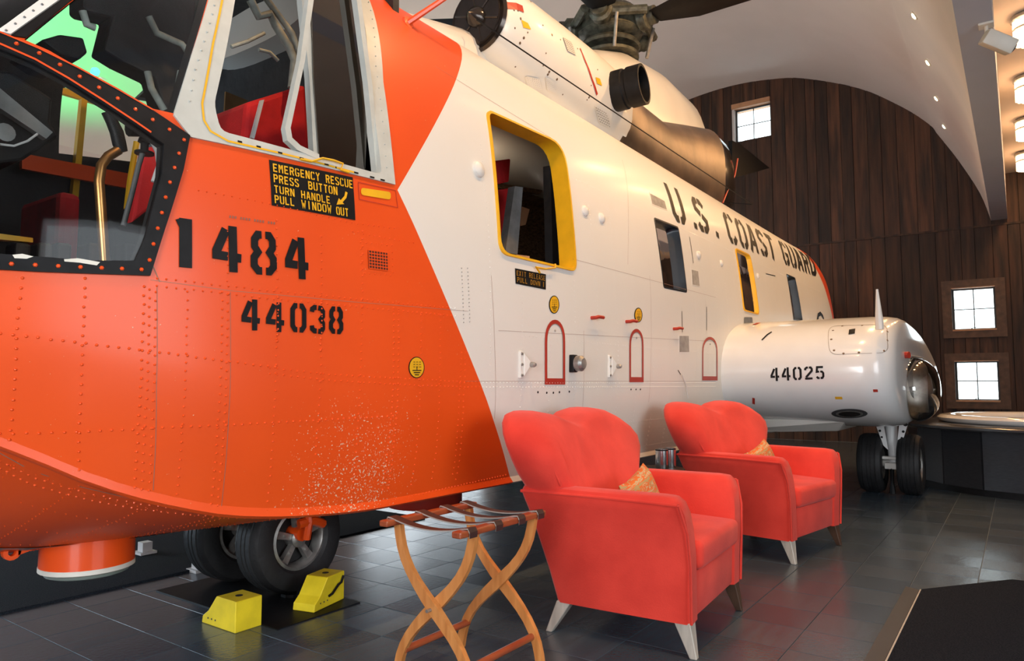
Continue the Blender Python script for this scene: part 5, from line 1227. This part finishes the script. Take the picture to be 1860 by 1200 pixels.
# carpets
mb = MB().box(-3.0, 4.2, 3.83, 6.8, .0, .012); o = mb.build('floor_runner', M['carpet']); tag(o, 'long charcoal carpet runner under the far side of the helicopter', 'carpet')
dm = empty('door_mat', (3, -.3, 0)); tag(dm, 'charcoal mat with chamfered corner at the lower right of the floor', 'mat')
PL = [(.6, .46), (4.20, .46), (4.70, .08), (4.75, -1.6), (.6, -1.6)]
MB().prism([(x-3, y+.3, .001) for x, y in PL], (0, 0, .012)).build('mat_pile', M['carpet'], dm)
MB().prism([(x-3, y+.3, .001) for x, y in ((.6, .46), (4.2, .46), (4.235, .525), (.6, .525))], (0, 0, .009)).build('mat_edging', M['matedge'], dm)
MB().prism([(x-3, y+.3, .013) for x, y in ((.6, .452), (4.2, .452), (4.2, .458), (.6, .458))], (0, 0, .001)).build('mat_edge_line', M['leg'], dm)
# small white floor stands beneath the hull
for (u, v), lab in (((263, 1008), 'small white floor stand under the nose, left one'), ((362, 1036), 'small white floor stand just left of the nose wheels')):
    p = atZ(.0, u, v); t = empty('floor_stand', (p.x, p.y, 0.012 if p.y > 3.83 else 0)); tag(t, lab, 'stand', 'white floor stands under the hull')
    MB().box(-.05, .05, -.05, .05, 0, .015).build('base_plate', M['vault'], t); MB().box(-.03, .03, -.03, .03, .015, .07).build('post', M['vault'], t)
# bathtub in round surround
tb = empty('bathtub', (9.25, -.28, 0)); tag(tb, 'white tub set in a round dark panelled surround below the windows', 'bathtub')
R_ = 1.30; HT = .60
MB().lathe([(R_+.1, 0), (R_+.12, .015), (R_+.12, .035), (R_+.1, .045), (.75, .045), (.75, .0)], (0, 0, HT), (0, 0, 1), 64, True).build('deck', M['deck'], tb, 30)
MB().lathe([(R_-.03, 0), (R_-.03, HT)], (0, 0, 0), (0, 0, 1), 48).build('drum', M['black'], tb, 30)
NP = 20
for k in range(NP):
    a = 2*pi*k/NP; hw = pi*R_/NP-.006
    o = MB().hexa([(R_-.03, -hw, 0.02), (R_+.012, -hw, .02), (R_+.012, hw, .02), (R_-.03, hw, .02), (R_-.03, -hw, HT), (R_+.012, -hw, HT), (R_+.012, hw, HT), (R_-.03, hw, HT)]).build('panel', M['tubpanel'], tb); o.rotation_euler.z = a
MB().lathe([(R_+.03, 0), (R_+.03, .06), (R_+.015, .06)], (0, 0, 0), (0, 0, 1), 64).build('plinth', M['black'], tb, 30)
MB().lathe([(1.0, 0), (1.04, .02), (1.05, .05), (1.02, .075), (.95, .085), (.88, .07), (.84, .03), (.80, -.15), (.72, -.35), (.5, -.42), (.0001, -.43)], (0, 0, HT+.045), (0, 0, 1), 64).build('tub', M['tub'], tb, 50)
# ceiling puck lights, on the vault
def vault_hit(u, v):
    h = vb.ray_cast(EYE, ray(u, v)); return h[0], (h[1] if h[1].dot(ray(u, v)) < 0 else -h[1])
pucks = [vault_hit(u, v) for u, v in ((1662, 28), (1687, 113), (1702, 178), (1716, 229))]
print('pucks', pucks)
p0, n0 = pucks[0]; pk = empty('spotlight'); 
def orient(o, p, n): o.matrix_world = Matrix.Translation(p) @ n.to_track_quat('Z', 'Y').to_matrix().to_4x4()
MB().lathe([(.052, -.01), (.052, .008), (.038, .012)], (0, 0, 0), (0, 0, 1), 20).build('housing', M['plastic'], pk, 30)
MB().lathe([(.036, .011), (.032, .02), (.0001, .028)], (0, 0, 0), (0, 0, 1), 20).build('bulb', M['lens'], pk, 50)
labs = ['topmost of the row of small ceiling spotlights', 'second ceiling spotlight from the top of the row', 'third ceiling spotlight down, above the end wall arch', 'lowest ceiling spotlight beside the wooden end wall']
for i, (p, n) in enumerate(pucks):
    o = pk if i == 0 else copy_tree(pk); orient(o, p, n); tag(o, labs[i], 'ceiling light', 'spotlights on the curved ceiling')
    spot('spot_beam', p+n*.06, p+n*.06+Vector((-.6, 1.2, -2.2)), 120, WARM, 120)
yv, zv = pucks[0][0].y, pucks[0][0].z
for x in (1.5, 3.6, 5.6): spot('spot_beam', (x, yv+.05, zv-.1), (x+.6, 3.0, 2.4), 230, WARM, 120)  # unseen spots continue the row, added to warm the upper helicopter
# green lamp behind the cockpit, washing the far side of the vault
spot('green_wash', (1.2, 6.6, 3.0), (3.5, 8.5, 5.25), 1100, (.02, 1, .22), 42, .1)
# ceiling lamps of the side bay
def bay_lamp():
    t = empty('ceiling_lamp')
    MB().lathe([(.13, 0), (.15, -.02), (.15, -.05), (.12, -.06)], (0, 0, 0), (0, 0, 1), 32).build('canopy', M['alu'], t, 40)
    for i in range(14):
        a = 2*pi*i/14; x, y = .115*cos(a), .115*sin(a)
        MB().tube([(x, y, -.05), (x, y, -.27)], .021, 8).build('glass_rod', M['rodglow'], t, 40)
    MB().lathe([(.135, 0), (.14, -.012), (.135, -.02), (.12, -.02), (.12, 0)], (0, 0, -.13), (0, 0, 1), 32, True).build('trim_ring', M['leg'], t, 40)
    MB().lathe([(.10, 0), (.10, -.01)], (0, 0, -.27), (0, 0, 1), 24).build('base_disc', M['rodglow'], t); return t
BL = bay_lamp(); lab2 = ['glass rod ceiling lamp nearest the camera in the right side bay', 'second nearest glass rod ceiling lamp in the right side bay', 'third glass rod ceiling lamp along the right side bay', 'glass rod ceiling lamp closest to the wooden end wall']
for i, (u, v) in enumerate(((1869, 26), (1868, 138), (1866, 215), (1864, 276))):
    p = atZ(4.54, u, v); o = BL if i == 0 else copy_tree(BL); o.location = p; tag(o, lab2[i], 'ceiling light', 'lamps of the side bay'); print('lamp', p)
    point('lamp_light', (p.x, p.y, 4.2), 22, (1, .55, .25), .12)
# camera on the beam
p = atZ(BZ, 1791, 44); sc = empty('security_camera', p); tag(sc, 'cream security camera hanging from the ceiling beam', 'camera')
MB().box(-.05, .05, -.05, .05, -.018, 0).build('mount_plate', M['plastic'], sc, bevel=.004); MB().tube([(0, 0, -.015), (0, 0, -.10), (.0, -.03, -.12)], .014, 8).build('bracket_arm', M['plastic'], sc, 40)
o = MB().box(-.11, .11, -.06, .06, -.055, .055).build('camera_body', M['plastic'], sc, 40, bevel=.01); o.location = (.0, -.07, -.16); o.rotation_euler = (radians(20), radians(28), radians(-62))
o2 = MB().lathe([(.035, 0), (.035, .01), (.025, .014)], (.11, 0, 0), (1, 0, 0), 18).build('lens', M['sash'], sc, 40); o2.location = o.location; o2.rotation_euler = o.rotation_euler
